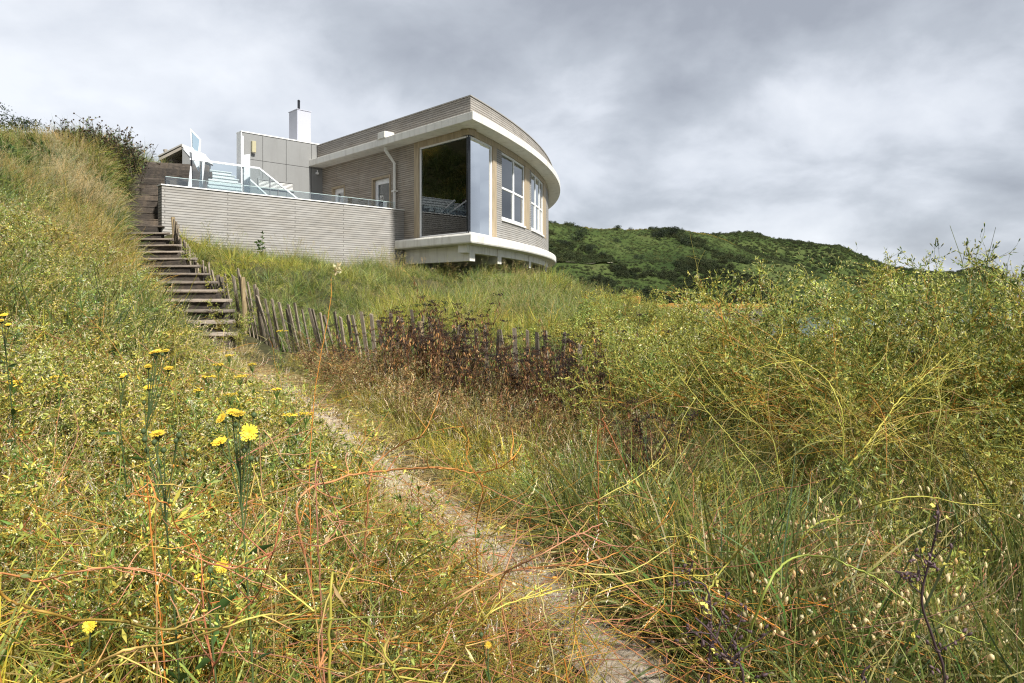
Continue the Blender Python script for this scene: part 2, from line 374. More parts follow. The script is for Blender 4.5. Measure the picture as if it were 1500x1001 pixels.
# clad block behind the terrace
TB = 8.54
def s_on(px, t):     # position along the terrace direction seen at a photo column
    u = (px - 750) / F; o = C0 + bv_ * t
    return (o[0] - u * o[1]) / (u * av[1] - av[0])
bk = [H(-3.05, TB), H(3.5, TB), H(3.5, 15), H(s_on(368, 15), 15), H(s_on(362, 8.9), 8.9), H(-3.05, 8.9)]; bk = [tuple(q) for q in bk]
blk = MB(); blk.prism(bk, 1.0, 5.60); hbox(blk, 0.0, 0.3, 8.52, TB - 0.003, ZF, ZS)
blk = blk.build('wall', M['dark'], house, label='dark backing behind grey cladding panels')
js = [-3.06, s_on(384.6, TB), s_on(419, TB), s_on(456, TB), 0.6]
for i in range(4):
    for z0, z1 in ((1.5, 4.685), (4.70, 5.60)):
        mb = MB(); hbox(mb, js[i] + 0.008, js[i + 1] - 0.008, TB - 0.016, TB - 0.001, z0, z1); mb.build('cladding_panel', M['panel'], house)
rk = [H(-3.08, TB - 0.04), H(3.55, TB - 0.04), H(3.55, 15.05), H(s_on(366, 15), 15.05), H(s_on(360, 8.95), 8.95), H(-3.08, 8.95)]
mb = MB(); mb.prism([tuple(q) for q in rk], 5.603, 5.64); mb.build('roof', M['copingw'], house, label='thin white roof edge of the grey clad block')
mb = MB(); hbox(mb, -3.085, -3.052, TB - 0.02, 8.9, 1.2, 5.6); mb.build('cladding_panel', M['white'], house, label='narrow white end panel')
va, vb = s_on(376.5, TB), s_on(430, TB)
mb = MB(); za, zb = 3.72, 4.06; t0, t1 = TB - 0.06, TB - 0.018
hbox(mb, va, vb, t0, t1, za, za + 0.05); hbox(mb, va, vb, t0, t1, zb - 0.05, zb); hbox(mb, va, va + 0.05, t0, t1, za + 0.05, zb - 0.05); hbox(mb, vb - 0.05, vb, t0, t1, za + 0.05, zb - 0.05)
vent = mb.build('vent', M['panel'], house)
mb = MB()
for k in range(5):
    z = za + 0.06 + k * 0.046
    q = [H(va + 0.05, t0 + 0.01), H(vb - 0.05, t0 + 0.01), H(vb - 0.05, t1), H(va + 0.05, t1)]
    mb.hexa([(q[0][0], q[0][1], z), (q[1][0], q[1][1], z), (q[2][0], q[2][1], z + 0.025), (q[3][0], q[3][1], z + 0.025)],
            [(q[0][0], q[0][1], z + 0.012), (q[1][0], q[1][1], z + 0.012), (q[2][0], q[2][1], z + 0.037), (q[3][0], q[3][1], z + 0.037)])
mb.build('louvre_slat', M['copingw'], vent)
mb = MB(); hbox(mb, va + 0.05, vb - 0.05, TB - 0.0178, TB - 0.0165, za + 0.05, zb - 0.05); mb.build('vent_back', M['dark'], vent)
# chimney
ch = P(435.5, 160.5, 26.0)
sc, tc = (ch[:2] - C0) @ av, (ch[:2] - C0) @ bv_
mb = MB(); hbox(mb, sc, sc + 0.58, tc, tc + 0.72, 5.0, ch[2]); chim = mb.build('chimney', M['chim'], house, bevel=0.012)
mb = MB(); hbox(mb, sc - 0.02, sc + 0.60, tc - 0.02, tc + 0.74, ch[2] + 0.002, ch[2] + 0.03); mb.build('chimney_cap', M['chim'], chim)
fp = H(sc + 0.2, tc + 0.28)
MB().tube([(fp[0], fp[1], ch[2] + 0.03), (fp[0], fp[1], ch[2] + 0.42)], 0.05, 0.05, 12).tube([(fp[0], fp[1], ch[2] + 0.42), (fp[0], fp[1], ch[2] + 0.47)], 0.062, 0.035, 12).build('flue_pipe', M['blackm'], chim)
# downpipe, overflow box and small camera
dp = t_at(572.5, -0.22); du = t_at(567, -0.3)
pts = [H3(-0.36, du, ZS - 0.001), H3(-0.36, du, ZS - 0.12), H3(-0.08, dp, ZS - 0.52), H3(-0.08, dp, ZF)]
MB().tube(pts, 0.062, sides=4).build('downpipe', M['render'], house, bevel=0.01)
for z in (2.2, 3.3): mb = MB(); hbox(mb, -0.14, -0.002, dp - 0.09, dp + 0.09, z, z + 0.05); mb.build('pipe_bracket', M['render'], house)
tb_ = t_at(562, -0.5); mb = MB(); hbox(mb, -0.60, -0.22, tb_ - 0.2, tb_ + 0.2, ZR - 0.02, ZR + 0.19); mb.build('overflow_box', M['render'], house, bevel=0.01)
sp = s_on(463, TB); mb = MB(); mb.tube([H3(sp, TB - 0.03, 4.52), H3(sp, TB - 0.14, 4.50)], 0.045, sides=10); mb.tube([H3(sp, TB - 0.1, 4.52), H3(sp, TB - 0.1, 4.62)], 0.02); cam_ = mb.build('security_camera', M['white'])
tag(cam_, 'small white security camera under the eave on grey cladding', 'security camera')
# wall lamp
ls, lt = s_on(370, TB), TB - 0.02
mb = MB(); hbox(mb, ls - 0.07, ls + 0.07, lt - 0.12, lt - 0.002, 4.93, 5.33); wl = thing('wall_lamp', 'cream rectangular lamp fixed high on grey cladding wall', 'wall lamp', H3(ls, lt, 5.0))
mb.build('lamp_shade', M['lamp'], wl, bevel=0.01)
mb = MB(); hbox(mb, ls - 0.05, ls + 0.05, lt - 0.10, lt - 0.004, 4.905, 4.928); mb.build('lamp_base', M['coping'], wl)

# ------------------------------------------------------------------ terrace wall with low glass rail
TW = 3.2; SL = -7.18
tw = thing('terrace_wall', 'long pale brick terrace wall facing the dune grass', 'wall', H3(SL, TW, 1.2))
mb = MB(); hbox(mb, SL, -0.004, TW, TW + 0.3, 0.35, 2.66)
lo = [H(SL, TW + 0.302), H(SL + 0.3, TW + 0.302), H(SL + 2.1, 8.5), H(SL + 1.8, 8.5)]
mb.prism([tuple(x) for x in lo], 0.35, 2.66); mb.build('wall_body', M['brick_pale'], tw)
mb = MB(); hbox(mb, SL - 0.025, 0.0, TW - 0.025, TW + 0.325, 2.662, 2.692); mb.build('coping', M['copingw'], tw)
n = 7; a0, a1 = SL + 0.12, -0.25
for k in range(n):
    l, r = a0 + (a1 - a0) * k / n + 0.008, a0 + (a1 - a0) * (k + 1) / n - 0.008
    mb = MB(); hbox(mb, l, r, TW + 0.14, TW + 0.152, 2.693, 2.905); mb.build('glass_panel', M['rail'], tw)
    mb = MB(); hbox(mb, l, r, TW + 0.139, TW + 0.153, 2.9055, 2.916); mb.build('glass_edge', M['glassedge'], tw)
    if k: mb = MB(); hbox(mb, l - 0.017, l - 0.003, TW + 0.13, TW + 0.16, 2.693, 2.895); mb.build('clip_post', M['wire'], tw)
gl = [H(SL + 0.12, TW + 0.18), H(SL + 0.132, TW + 0.18), H(SL + 0.80, 5.2), H(SL + 0.788, 5.2)]
MB().prism([tuple(x) for x in gl], 2.66, 2.905).build('glass_panel', M['rail'], tw)
dk = [H(SL + 0.32, TW + 0.31), H(-0.02, TW + 0.31), H(-0.02, TB - 0.03), H(SL + 2.1, TB - 0.03)]
MB().prism([tuple(x) for x in dk], 1.5, ZF).build('terrace_floor', M['coping'], tw)

# ------------------------------------------------------------------ white steel and glass steps on the terrace
st = thing('terrace_steps', 'pale grey steps with angular white steel and glass balustrade', 'steps', H3(-4.1, 5, ZF))
T0, T1 = 4.72, 5.9
ZL = 2.80
for k in range(6):
    z = ZF + 0.177 * (k + 1); s1 = -2.2 - 0.32 * k
    mb = MB(); hbox(mb, s1 - 0.36, s1, T0 + 0.1, T1, z - 0.05, z); mb.build('tread', M['slatgrey'], st)
mb = MB(); hbox(mb, -6.3, -4.13, T0 + 0.1, T1, ZL - 0.1, ZL - 0.005); mb.build('landing', M['slatgrey'], st)
for k in range(8):
    z0 = ZL + 0.158 * k; t_ = T1 + 0.3 * k
    mb = MB(); hbox(mb, -5.95, -3.62, t_ + 0.03, t_ + 0.33, z0, z0 + 0.125); mb.build('riser', M['slatgrey'], st)
    mb = MB(); hbox(mb, -5.97, -3.60, t_, t_ + 0.33, z0 + 0.127, z0 + 0.156); mb.build('tread', M['slatgrey'], st)
def hrail(mb, s0, z0, s1, z1, t, w=0.05, h=0.05):
    q = lambda s, tt, z: tuple(H3(s, tt, z))
    mb.hexa([q(s0, t, z0 - h), q(s1, t, z1 - h), q(s1, t + w, z1 - h), q(s0, t + w, z0 - h)], [q(s0, t, z0), q(s1, t, z1), q(s1, t + w, z1), q(s0, t + w, z0)])
sA, sB, sC = s_on(278, T0), s_on(380, T0), s_on(443, T0)
zr = 3.72
mb = MB(); hrail(mb, sA, zr, sB, zr, T0); hrail(mb, sB, zr, sC, 2.84, T0); hrail(mb, sC, 2.84, sC + 0.6, 2.44, T0); mb.build('handrail', M['steel'], st)
def gpane(s0, s1, zt0, zt1, zb0, zb1, t):
    q = lambda s, tt, z: tuple(H3(s, tt, z))
    return MB().hexa([q(s0, t, zb0), q(s1, t, zb1), q(s1, t + 0.012, zb1), q(s0, t + 0.012, zb0)], [q(s0, t, zt0), q(s1, t, zt1), q(s1, t + 0.012, zt1), q(s0, t + 0.012, zt0)])
sM = s_on(354.5, T0); sQ = s_on(396, T0)
gpane(sA + 0.04, sM - 0.03, zr - 0.055, zr - 0.055, 2.5, 2.5, T0 + 0.02).build('glass_panel', M['rail'], st)
gpane(sM + 0.03, sB, zr - 0.055, zr - 0.055, 2.4, 2.0, T0 + 0.02).build('glass_panel', M['rail'], st)
zq = zr + (2.84 - zr) * (sQ - sB) / (sC - sB)
gpane(sB + 0.005, sQ - 0.01, zr - 0.06, zq - 0.06, 2.0, 1.9, T0 + 0.02).build('glass_panel', M['rail'], st)
gpane(sQ + 0.01, sC, zq - 0.06, 2.78, 1.9, 1.76, T0 + 0.02).build('glass_panel', M['rail'], st)
mb = MB(); hbox(mb, sQ - 0.012, sQ + 0.012, T0 + 0.01, T0 + 0.035, 1.76, zq - 0.05); mb.build('clip_post', M['wire'], st)
s2a, s2b = s_on(355, T1), s_on(406, T1)
mb = MB(); hrail(mb, s2a, 3.70, s2b, 2.82, T1 - 0.1); hrail(mb, s2b, 2.82, s2b + 0.7, 2.62, T1 - 0.1); mb.build('handrail', M['steel'], st)
gpane(s2a + 0.02, s2b, 3.64, 2.76, 2.2, 1.9, T1 - 0.08).build('glass_panel', M['rail'], st)
# posts: tall white blades
def blade(p0, p1, p2, p3, d, name='post', mat='steel', th=0.04):
    """flat steel plate given by its corners and its distance; a real plate th thick"""
    lo = [P(*p0, d), P(*p1, d), P(*p2, d), P(*p3, d)]; hi = [q + np.array([0.0, th, 0.0]) for q in lo]
    return MB().hexa(lo, hi).build(name, M[mat], st)
dA = H(sA, T0)[1]; dM = H(sM, T0)[1]
blade((279, 282), (281.4, 282), (280.6, 231), (279.4, 231), dA + 0.02, 'post', 'blackm')
blade((290, 283), (295.4, 283), (299.6, 233), (295.8, 233), dA + 0.25)
blade((275, 276), (280.6, 276), (279.6, 246), (278.9, 243), dA - 0.05)
blade((354, 287), (356.3, 287), (356.3, 199), (354.6, 199), dM + 0.05)
blade((357.5, 287), (366, 287), (365.6, 226), (357.5, 227), dM + 0.45)
# slanting glazed fin at the head of the steps
fin = [(278.4, 188.5), (293.6, 204.5), (290.6, 251.5), (281.5, 231)]
gi = [(280.2, 192.5), (292.2, 205.2), (289.6, 226), (281.0, 215.5)]
d = dA + 0.35
mb = MB()
for i in range(4):
    j = (i + 1) % 4
    lo = [P(*fin[i], d), P(*fin[j], d), P(*gi[j], d), P(*gi[i], d)]
    mb.hexa(lo, [q + np.array([0, 0.05, 0]) for q in lo])
mb.build('fin_frame', M['steel'], st)
lo = [P(*g, d + 0.02) for g in gi]; MB().hexa(lo, [q + np.array([0, 0.012, 0]) for q in lo]).build('fin_glass', M['finglass'], st)
blade((267, 217), (289.5, 228), (290.5, 251), (280, 232), d + 0.12, 'steel_plate')

# ------------------------------------------------------------------ gabled timber shelter on the bank
sh = thing('shelter', 'small shelter with sloping slatted timber roof on the bank', 'shelter', P(255, 240, 22.5))
dsh = 22.3
for k in range(7):
    y0 = 0.24 * k
    a, b = P(233, 230.5, dsh), P(266.2, 213.6, dsh)
    up = np.array([0, 0, 0.10])
    lo = [a + (0, y0, -0.02), b + (0, y0, -0.02), b + (0, y0 + 0.19, -0.02), a + (0, y0 + 0.19, -0.02)]
    MB().hexa([q - up for q in lo], lo).build('roof_slat', M['slatwood'], sh)
a, b = P(233, 230.3, dsh), P(266.4, 213.2, dsh)
lo = [a + (-0.03, -0.03, 0), b + (0, -0.03, 0), b + (0, 1.75, 0), a + (-0.03, 1.75, 0)]; MB().hexa(lo, [q + np.array([0, 0, 0.05]) for q in lo]).build('roof', M['coping'], sh)
q = [P(267, 216, dsh), P(279.5, 231, dsh), P(275.5, 256, dsh), P(267, 245, dsh)]
MB().hexa(q, [x + np.array([0, 1.5, 0]) for x in q]).build('side_wall', M['panel'], sh)
q0, q1 = P(267, 214.0, dsh), P(280, 230.3, dsh)
lo = [q0 + (0, -0.04, 0), q1 + (0, -0.04, 0), q1 + (0, 1.6, 0), q0 + (0, 1.6, 0)]; MB().hexa(lo, [x + np.array([0.03, 0, 0.05]) for x in lo]).build('roof_edge', M['copingw'], sh)
p0, p1 = P(235, 231, dsh + 0.3), P(252, 231, dsh + 0.3)
MB().prism([(p0[0], p0[1]), (p1[0], p1[1]), (p1[0], p1[1] + 0.5), (p0[0], p0[1] + 0.5)], 3.4, p0[2] - 0.03).build('pier', M['brick_brown'], sh)
MB().tube([P(242.5, 226, dsh + 0.2), P(242.5, 223, dsh + 0.2)], 0.035, sides=8).tube([P(242.5, 223, dsh + 0.2), P(242, 219.5, dsh + 0.2)], 0.055, 0.07, sides=8).build('spotlight', M['slatwood'], sh)

# ------------------------------------------------------------------ table and chairs in the glazed room
def chair(s, t, rot, label):
    c = H3(s, t, ZF + 0.02)
    o = thing('dining_chair', label, 'chair', c, 'chairs in the glazed corner room')
    def lb(mb, x0, x1, y0, y1, z0, z1):
        cs, sn = math.cos(rot), math.sin(rot)
        q = [(x0, y0), (x1, y0), (x1, y1), (x0, y1)]; q = [(c[0] + x * cs - y * sn, c[1] + x * sn + y * cs) for x, y in q]
        return mb.hexa([(x, y, c[2] + z0) for x, y in q], [(x, y, c[2] + z1) for x, y in q])
    lb(MB(), -0.23, 0.23, -0.23, 0.23, 0.42, 0.47).build('seat', M['chair'], o, bevel=0.015)
    mb = MB()
    for k in range(2): lb(mb, -0.23, 0.23, -0.245, -0.215, 0.55 + 0.2 * k, 0.72 + 0.2 * k)
    lb(mb, -0.25, -0.232, -0.25, -0.21, 0.47, 0.93); lb(mb, 0.232, 0.25, -0.25, -0.21, 0.47, 0.93)
    mb.build('backrest', M['chair'], o)
    for x in (-0.21, 0.18):
        for y in (-0.22, 0.18): lb(MB(), x, x + 0.03, y, y + 0.03, 0.0, 0.42).build('leg', M['wire'], o)
chair(0.75, 1.0, th - 0.3, 'brown chair just behind the dark corner mullion')
chair(0.72, 1.75, th + 0.2, 'brown chair farther along the left pane from the mullion')
tb = thing('dining_table', 'dark dining table behind the tall corner glazing', 'table', H3(1.3, 2.9, ZF + 0.02))
mb = MB(); hbox(mb, 0.9, 1.8, 2.1, 3.9, ZF + 0.73, ZF + 0.77); mb.build('table_top', M['chair'], tb, bevel=0.01)
for s_ in (0.96, 1.68):
    for t_ in (2.2, 3.75): mb = MB(); hbox(mb, s_, s_ + 0.05, t_, t_ + 0.05, ZF + 0.02, ZF + 0.73); mb.build('leg', M['chair'], tb)
# ------------------------------------------------------------------ terrain
pathc = np.array([P(*q) [:2] for q in ((1050,1250,1.6),(970,1060,2.2),(905,1001,2.63),(800,890,3.3),(702,800,4.0),(622,735,4.75),(548,685,5.5),(472,640,6.3),(412,600,7.2),(366,560,8.1),(326,520,9.3),(296,500,10.2))])
stairc = np.array([(-4.7,10.3),(-6.7,12.9),(-8.62,15.3),(-9.1,16.1),(-10.35,18.7),(-10.9,20.2)])
stairz = np.array([-.72,.30,1.35,1.55,2.85,3.8])
ctl = [(0,0,-1.5),(-2,-2,-1.2),(3,-2,-1.75),(0,-5,-1.4),(6,-4,-2),(-7,-5,0.2),(.54,2.63,-1.55),(0,2.6,-1.52),(-.9,2.5,-1.42),(-2,2.5,-1.2),(-2.8,3.6,-.95),(-4.2,5.5,-.4),(-5,6.5,.0),
 (-7,9,1.05),(-9.8,12.7,2.4),(-12,14.5,3.0),(-13.2,17,3.6),(-20,28,4.8),(-23.5,30,4.8),(-31,40,5),(-17,26,4.5),(-22,28,5.6),(-9,4,1.7),(-15,15,4.3),(-6,1.5,.5),(-4,0,-.3),(-10.1,15,3.0),(-11.3,18.3,3.8),(-10.6,17.0,3.4),(-10.0,16.2,2.95),(-12.6,21.5,4.0),(-5,7.5,-.05),(-5.95,10.5,-.1),(-6.9,10.3,.95),(-8.35,13.5,1.35),
(-12,30,4.6),(-5,45,3),
(-12,30,4.6),(-5,45,3),(-24,22,9.5),(-36,28,13),(-22,14,8),(-19,8,6),(-18.5,24,4.7),(-15.5,20,4.1),(-12,15.5,2.9),(-10.8,14,2.65),
 (-4.7,10.3,-.8),(-6.7,12.9,.18),(-8.4,15.2,1.2),(-10.35,18.7,2.6),(-10.9,20.5,3.6),
 (-7.6,16.0,1.0),(-6,18.3,.85),(-3.6,20.6,.58),(-1.3,19.2,.28),(0.3,20,.15),(1.3,24,.05),(2.0,28,-.05),
 (-6.6,13.9,-.02),(-6.95,14.6,.4),(-5.5,12.5,-.5),(-4.9,12.1,-.7),(-3.75,11.3,-1.15),(-2.8,10.8,-1.32),(-1.55,10.1,-1.42),(-.6,9.6,-1.5),(.46,9,-1.58),(1.6,8.3,-1.7),(2.1,7.9,-1.75),
 (-4.2,9.0,-.82),(-3.1,8.1,-1.05),(-2.2,7.2,-1.25),(-1.0,5.7,-1.45),(-.4,4.75,-1.5),(0,4.0,-1.53),
 (-3.7,14.5,-.2),(-1.6,14.5,-.52),(-5.3,14.5,.35),(.7,14,-.85),(-.9,17,-.22),(2.06,20,-.4),(3,17,-.85),(4.6,30,-.85),(5.6,32,-1.1),(7.7,30,-2.4),(4.6,18,-1.4),
 (5,14,-1.85),(4.6,10,-1.9),(5.4,8,-1.9),(4.6,6,-1.8),(2.8,6,-1.72),(1.5,6,-1.65),(2.3,4,-1.65),(3.1,4,-1.65),(1.1,3,-1.6),
 (11.6,25,-4.5),(12,16,-3.2),(20,10,-3.5),(23,40,-8),(7,45,-6.5),(15,60,-8.5),(0,70,-2),(40,30,-9),(30,-5,-5),(60,60,-10),(-30,60,5),(-40,0,14)]
ctl = np.array(ctl, float)
def tps_fit(X, z, lam=0.02):
    n = len(X); d = np.linalg.norm(X[:, None] - X[None], axis=2); K = d * d * np.log(d + 1e-9)
    Pm = np.c_[np.ones(n), X]; A = np.zeros((n + 3, n + 3)); A[:n, :n] = K + lam * np.eye(n); A[:n, n:] = Pm; A[n:, :n] = Pm.T
    return np.linalg.solve(A, np.r_[z, np.zeros(3)])
_w = tps_fit(ctl[:, :2], ctl[:, 2])
def vnoise(x, y, sc, seed):
    """smooth value noise on a lattice"""
    g = np.random.default_rng(seed).random((64, 64)); x = np.asarray(x) / sc; y = np.asarray(y) / sc
    xi = np.floor(x).astype(int); yi = np.floor(y).astype(int); fx = x - xi; fy = y - yi
    fx = fx * fx * (3 - 2 * fx); fy = fy * fy * (3 - 2 * fy); q = lambda a, b: g[a % 64, b % 64]
    return (q(xi, yi) * (1 - fx) + q(xi + 1, yi) * fx) * (1 - fy) + (q(xi, yi + 1) * (1 - fx) + q(xi + 1, yi + 1) * fx) * fy
def polydist(x, y, poly):
    p = np.stack([x, y], -1); best = np.full(np.shape(x), 1e9); par = np.zeros(np.shape(x)); acc = 0.0
    for a, b in zip(poly[:-1], poly[1:]):
        ab = b - a; L = np.linalg.norm(ab); t = np.clip(((p - a) @ ab) / (L * L), 0, 1); d = np.linalg.norm(p - (a + t[..., None] * ab), axis=-1)
        m = d < best; best = np.where(m, d, best); par = np.where(m, acc + t * L, par); acc += L
    return best, par
def smooth(a, b, x): t = np.clip((x - a) / (b - a), 0, 1); return t * t * (3 - 2 * t)
_sl = np.r_[0, np.cumsum(np.linalg.norm(np.diff(stairc, axis=0), axis=1))]
def st_coords(x, y):
    p = np.stack([x, y], -1) - C0
    return p @ av, p @ bv_
def zt(x, y):
    x = np.asarray(x, float); y = np.asarray(y, float); sh_ = x.shape; x = x.ravel(); y = y.ravel(); z = np.zeros(len(x))
    for i in range(0, len(x), 20000):
        q = np.stack([x[i:i + 20000], y[i:i + 20000]], -1)
        d = np.linalg.norm(q[:, None] - ctl[None, :, :2], axis=2)
        z[i:i + 20000] = (d * d * np.log(d + 1e-9)) @ _w[:-3] + _w[-3] + q @ _w[-2:]
    near = smooth(45, 20, np.hypot(x, y))
    z = z + near * (0.30 * (vnoise(x, y, 1.3, 3) - .5) + 0.06 * (vnoise(x, y, 0.45, 4) - .5))
    ds, sp_ = polydist(x, y, stairc)                         # the ground sits just under the timber steps
    zs = np.interp(sp_, _sl, stairz) - 0.16
    z = z + (zs - z) * smooth(0.85, 0.52, ds)
    s, t = st_coords(x, y)                                   # level ground under the house and its terrace
    w = smooth(-7.25, -6.95, s - 0.33 * np.clip(t - 3.2, 0, 99)) * smooth(3.35, 3.6, t) * smooth(19, 17, t)
    z = z + (np.minimum(z, 1.0) - z) * w
    dm = np.hypot(x - MC[0], y - MC[1]); w2 = smooth(RAD + 0.1, RAD - 1.0, dm) * smooth(-0.4, 0.3, s) * smooth(-6, 0, t + s) * smooth(19, 17, t)
    z = z + (np.minimum(z, 0.12) - z) * w2
    return z.reshape(sh_)
def grid_mesh(name, X, Y, Z, mat, smoothf=True):
    n, m = X.shape; me = bpy.data.meshes.new(name)
    co = np.stack([X, Y, Z], -1).reshape(-1, 3); idx = np.arange(n * m).reshape(n, m)
    f = np.stack([idx[:-1, :-1], idx[:-1, 1:], idx[1:, 1:], idx[1:, :-1]], -1).reshape(-1, 4)
    me.vertices.add(len(co)); me.vertices.foreach_set('co', co.ravel()); me.loops.add(f.size); me.loops.foreach_set('vertex_index', f.ravel())
    me.polygons.add(len(f)); me.polygons.foreach_set('loop_start', np.arange(0, f.size, 4)); me.update(calc_edges=True)
    if smoothf: me.polygons.foreach_set('use_smooth', [True] * len(f))
    me.materials.append(mat); o = bpy.data.objects.new(name, me); COL.objects.link(o); return o
def groundmat(name, stops, scale, bump, fine):
    m, nt = newmat(name); tc = nd(nt, 'ShaderNodeTexCoord')
    n = nd(nt, 'ShaderNodeTexNoise', in_Scale=scale, in_Detail=9.0, in_Roughness=0.72); nt.links.new(tc.outputs['Object'], n.inputs['Vector'])
    c = ramp(nt, n.outputs['Fac'], stops)
    b = nd(nt, 'ShaderNodeBsdfPrincipled', in_Roughness=0.95); b.inputs['Specular IOR Level'].default_value = 0.15
    nt.links.new(c, b.inputs['Base Color'])
    n2 = nd(nt, 'ShaderNodeTexNoise', in_Scale=fine, in_Detail=6.0, in_Roughness=0.7); nt.links.new(tc.outputs['Object'], n2.inputs['Vector'])
    bp = nd(nt, 'ShaderNodeBump', in_Strength=bump, in_Distance=0.03); nt.links.new(n2.outputs['Fac'], bp.inputs['Height']); nt.links.new(bp.outputs[0], b.inputs['Normal'])
    out(nt, b.outputs[0]); return m
soil = groundmat('soil and thatch', [(0.3, (0.035, 0.034, 0.016)), (0.5, (0.06, 0.058, 0.026)), (0.7, (0.10, 0.088, 0.042))], 2.2, 0.8, 45)
sand = groundmat('trodden sand', [(0.25, (0.31, 0.25, 0.18)), (0.5, (0.45, 0.375, 0.285)), (0.75, (0.57, 0.49, 0.395))], 3.5, 0.7, 30)
gx = np.r_[np.arange(-46, -14, 1.0), np.arange(-14, 14, 0.2), np.arange(14, 72, 1.5)]
gy = np.r_[np.arange(-12, 0, 0.6), np.arange(0, 30, 0.2), np.arange(30, 80, 1.2)]
X, Y = np.meshgrid(gx, gy); Z = zt(X, Y)
tag(grid_mesh('ground', X, Y, Z, soil), kind='structure')
# the sandy path: a sheet on the ground
def along(poly, n):
    L = np.r_[0, np.cumsum(np.linalg.norm(np.diff(poly, axis=0), axis=1))]; t = np.linspace(0, L[-1], n)
    return np.stack([np.interp(t, L, poly[:, 0]), np.interp(t, L, poly[:, 1])], -1)
pc_ = along(pathc, 80); tg = np.gradient(pc_, axis=0); tg /= np.linalg.norm(tg, axis=1)[:, None]; nn = np.stack([tg[:, 1], -tg[:, 0]], -1)
ww = np.linspace(-1, 1, 11)
hw = np.linspace(0.2, 0.32, 80) + 0.06 * np.sin(np.arange(80) * 0.5) + 0.05 * np.sin(np.arange(80) * 1.7)
PX = pc_[:, None, 0] + nn[:, None, 0] * ww[None] * hw[:, None]; PY = pc_[:, None, 1] + nn[:, None, 1] * ww[None] * hw[:, None]
PZ = zt(PX, PY) + 0.022 + 0.03 * (vnoise(PX, PY, .16, 91) - .5) - 0.02 * np.abs(ww[None]) ** 3
tag(grid_mesh('path', PX, PY, PZ, sand), kind='structure')
# sea
m, nt = newmat('sea water'); b = nd(nt, 'ShaderNodeBsdfPrincipled', in_Roughness=0.12); b.inputs['Base Color'].default_value = (0.10, 0.15, 0.17, 1)
n = nd(nt, 'ShaderNodeTexNoise', in_Scale=0.5, in_Detail=4.0); tc = nd(nt, 'ShaderNodeTexCoord'); nt.links.new(tc.outputs['Object'], n.inputs['Vector'])
bp = nd(nt, 'ShaderNodeBump', in_Strength=0.5, in_Distance=0.3); nt.links.new(n.outputs['Fac'], bp.inputs['Height']); nt.links.new(bp.outputs[0], b.inputs['Normal']); out(nt, b.outputs[0])
q = 9000.0
so = MB().add([(-q, -q, -6.4), (q, -q, -6.4), (q, q, -6.4), (-q, q, -6.4)], [(0, 1, 2, 3)]).build('sea', m); tag(so, kind='structure')

# ------------------------------------------------------------------ timber steps
ts = thing('timber_steps', 'dark railway sleeper steps climbing the dune beside the terrace wall', 'steps', (-4.7, 10.3, -.8))
def sleeper(name, mat, c, dirx, w, depth, z0, z1, tilt=0.0, jit=0.014):
    dx = np.array(dirx, float) + [0, rng.normal(0, .03)]; dx /= np.linalg.norm(dx); c = c + dx * rng.normal(0, .04); dy = np.array([-dx[1], dx[0]]); j = lambda: rng.uniform(-jit, jit)
    q = [c - dx * w / 2, c + dx * w / 2, c + dx * w / 2 + dy * depth, c - dx * w / 2 + dy * depth]
    jj = [j() for _ in range(4)]; tl = [0, 0, tilt * depth, tilt * depth]
    return MB().hexa([(x, y, z0) for x, y in q], [(x, y, z1 + a + b_) for (x, y), a, b_ in zip(q, jj, tl)]).build(name, M[mat], ts, bevel=0.012)
lowp = np.array([(-4.95, 10.2), (-5.6, 11.5), (-6.65, 12.8), (-7.65, 14.0), (-8.6, 15.2)])
NS = 13; lc = along(lowp, NS)
for k in range(NS):
    z = -0.62 + 0.168 * k
    dd = (1, -0.12 + 0.012 * k)
    w = 1.28 - 0.008 * k
    sleeper('riser', 'sleeper', lc[k], dd, w, 0.16, z - 0.42, z - 0.043)
    sleeper('tread', 'tread', lc[k] + np.array([0, -0.035]), dd, w + 0.06, 0.32, z - 0.04, z - 0.012, tilt=0.10)
upc = along(np.array([(-9.12, 16.05), (-10.3, 18.6)]), 9)
for k in range(9):
    z = 1.62 + 0.2 * k
    sleeper('riser', 'sleeper', upc[k], (1, 0.2), 1.06, 0.2, z - 0.3, z - 0.006)
    sleeper('tread', 'sleeper', upc[k] + np.array([0, 0.03]), (1, 0.2), 1.08, 0.36, z - 0.004, z + 0.035)
rw = np.array([-9.95, 19.1])
for k in range(-6, 4):
    z = 3.28 + 0.19 * (k - 1)
    sleeper('sleeper', 'sleeper', rw + np.array([0.05 * k - 0.1 * (k % 2), 0.16 * max(k, 0)]), (1, 0.42), 2.1 - 0.12 * k, 0.24, z - 0.012, z + 0.172, jit=0.02)

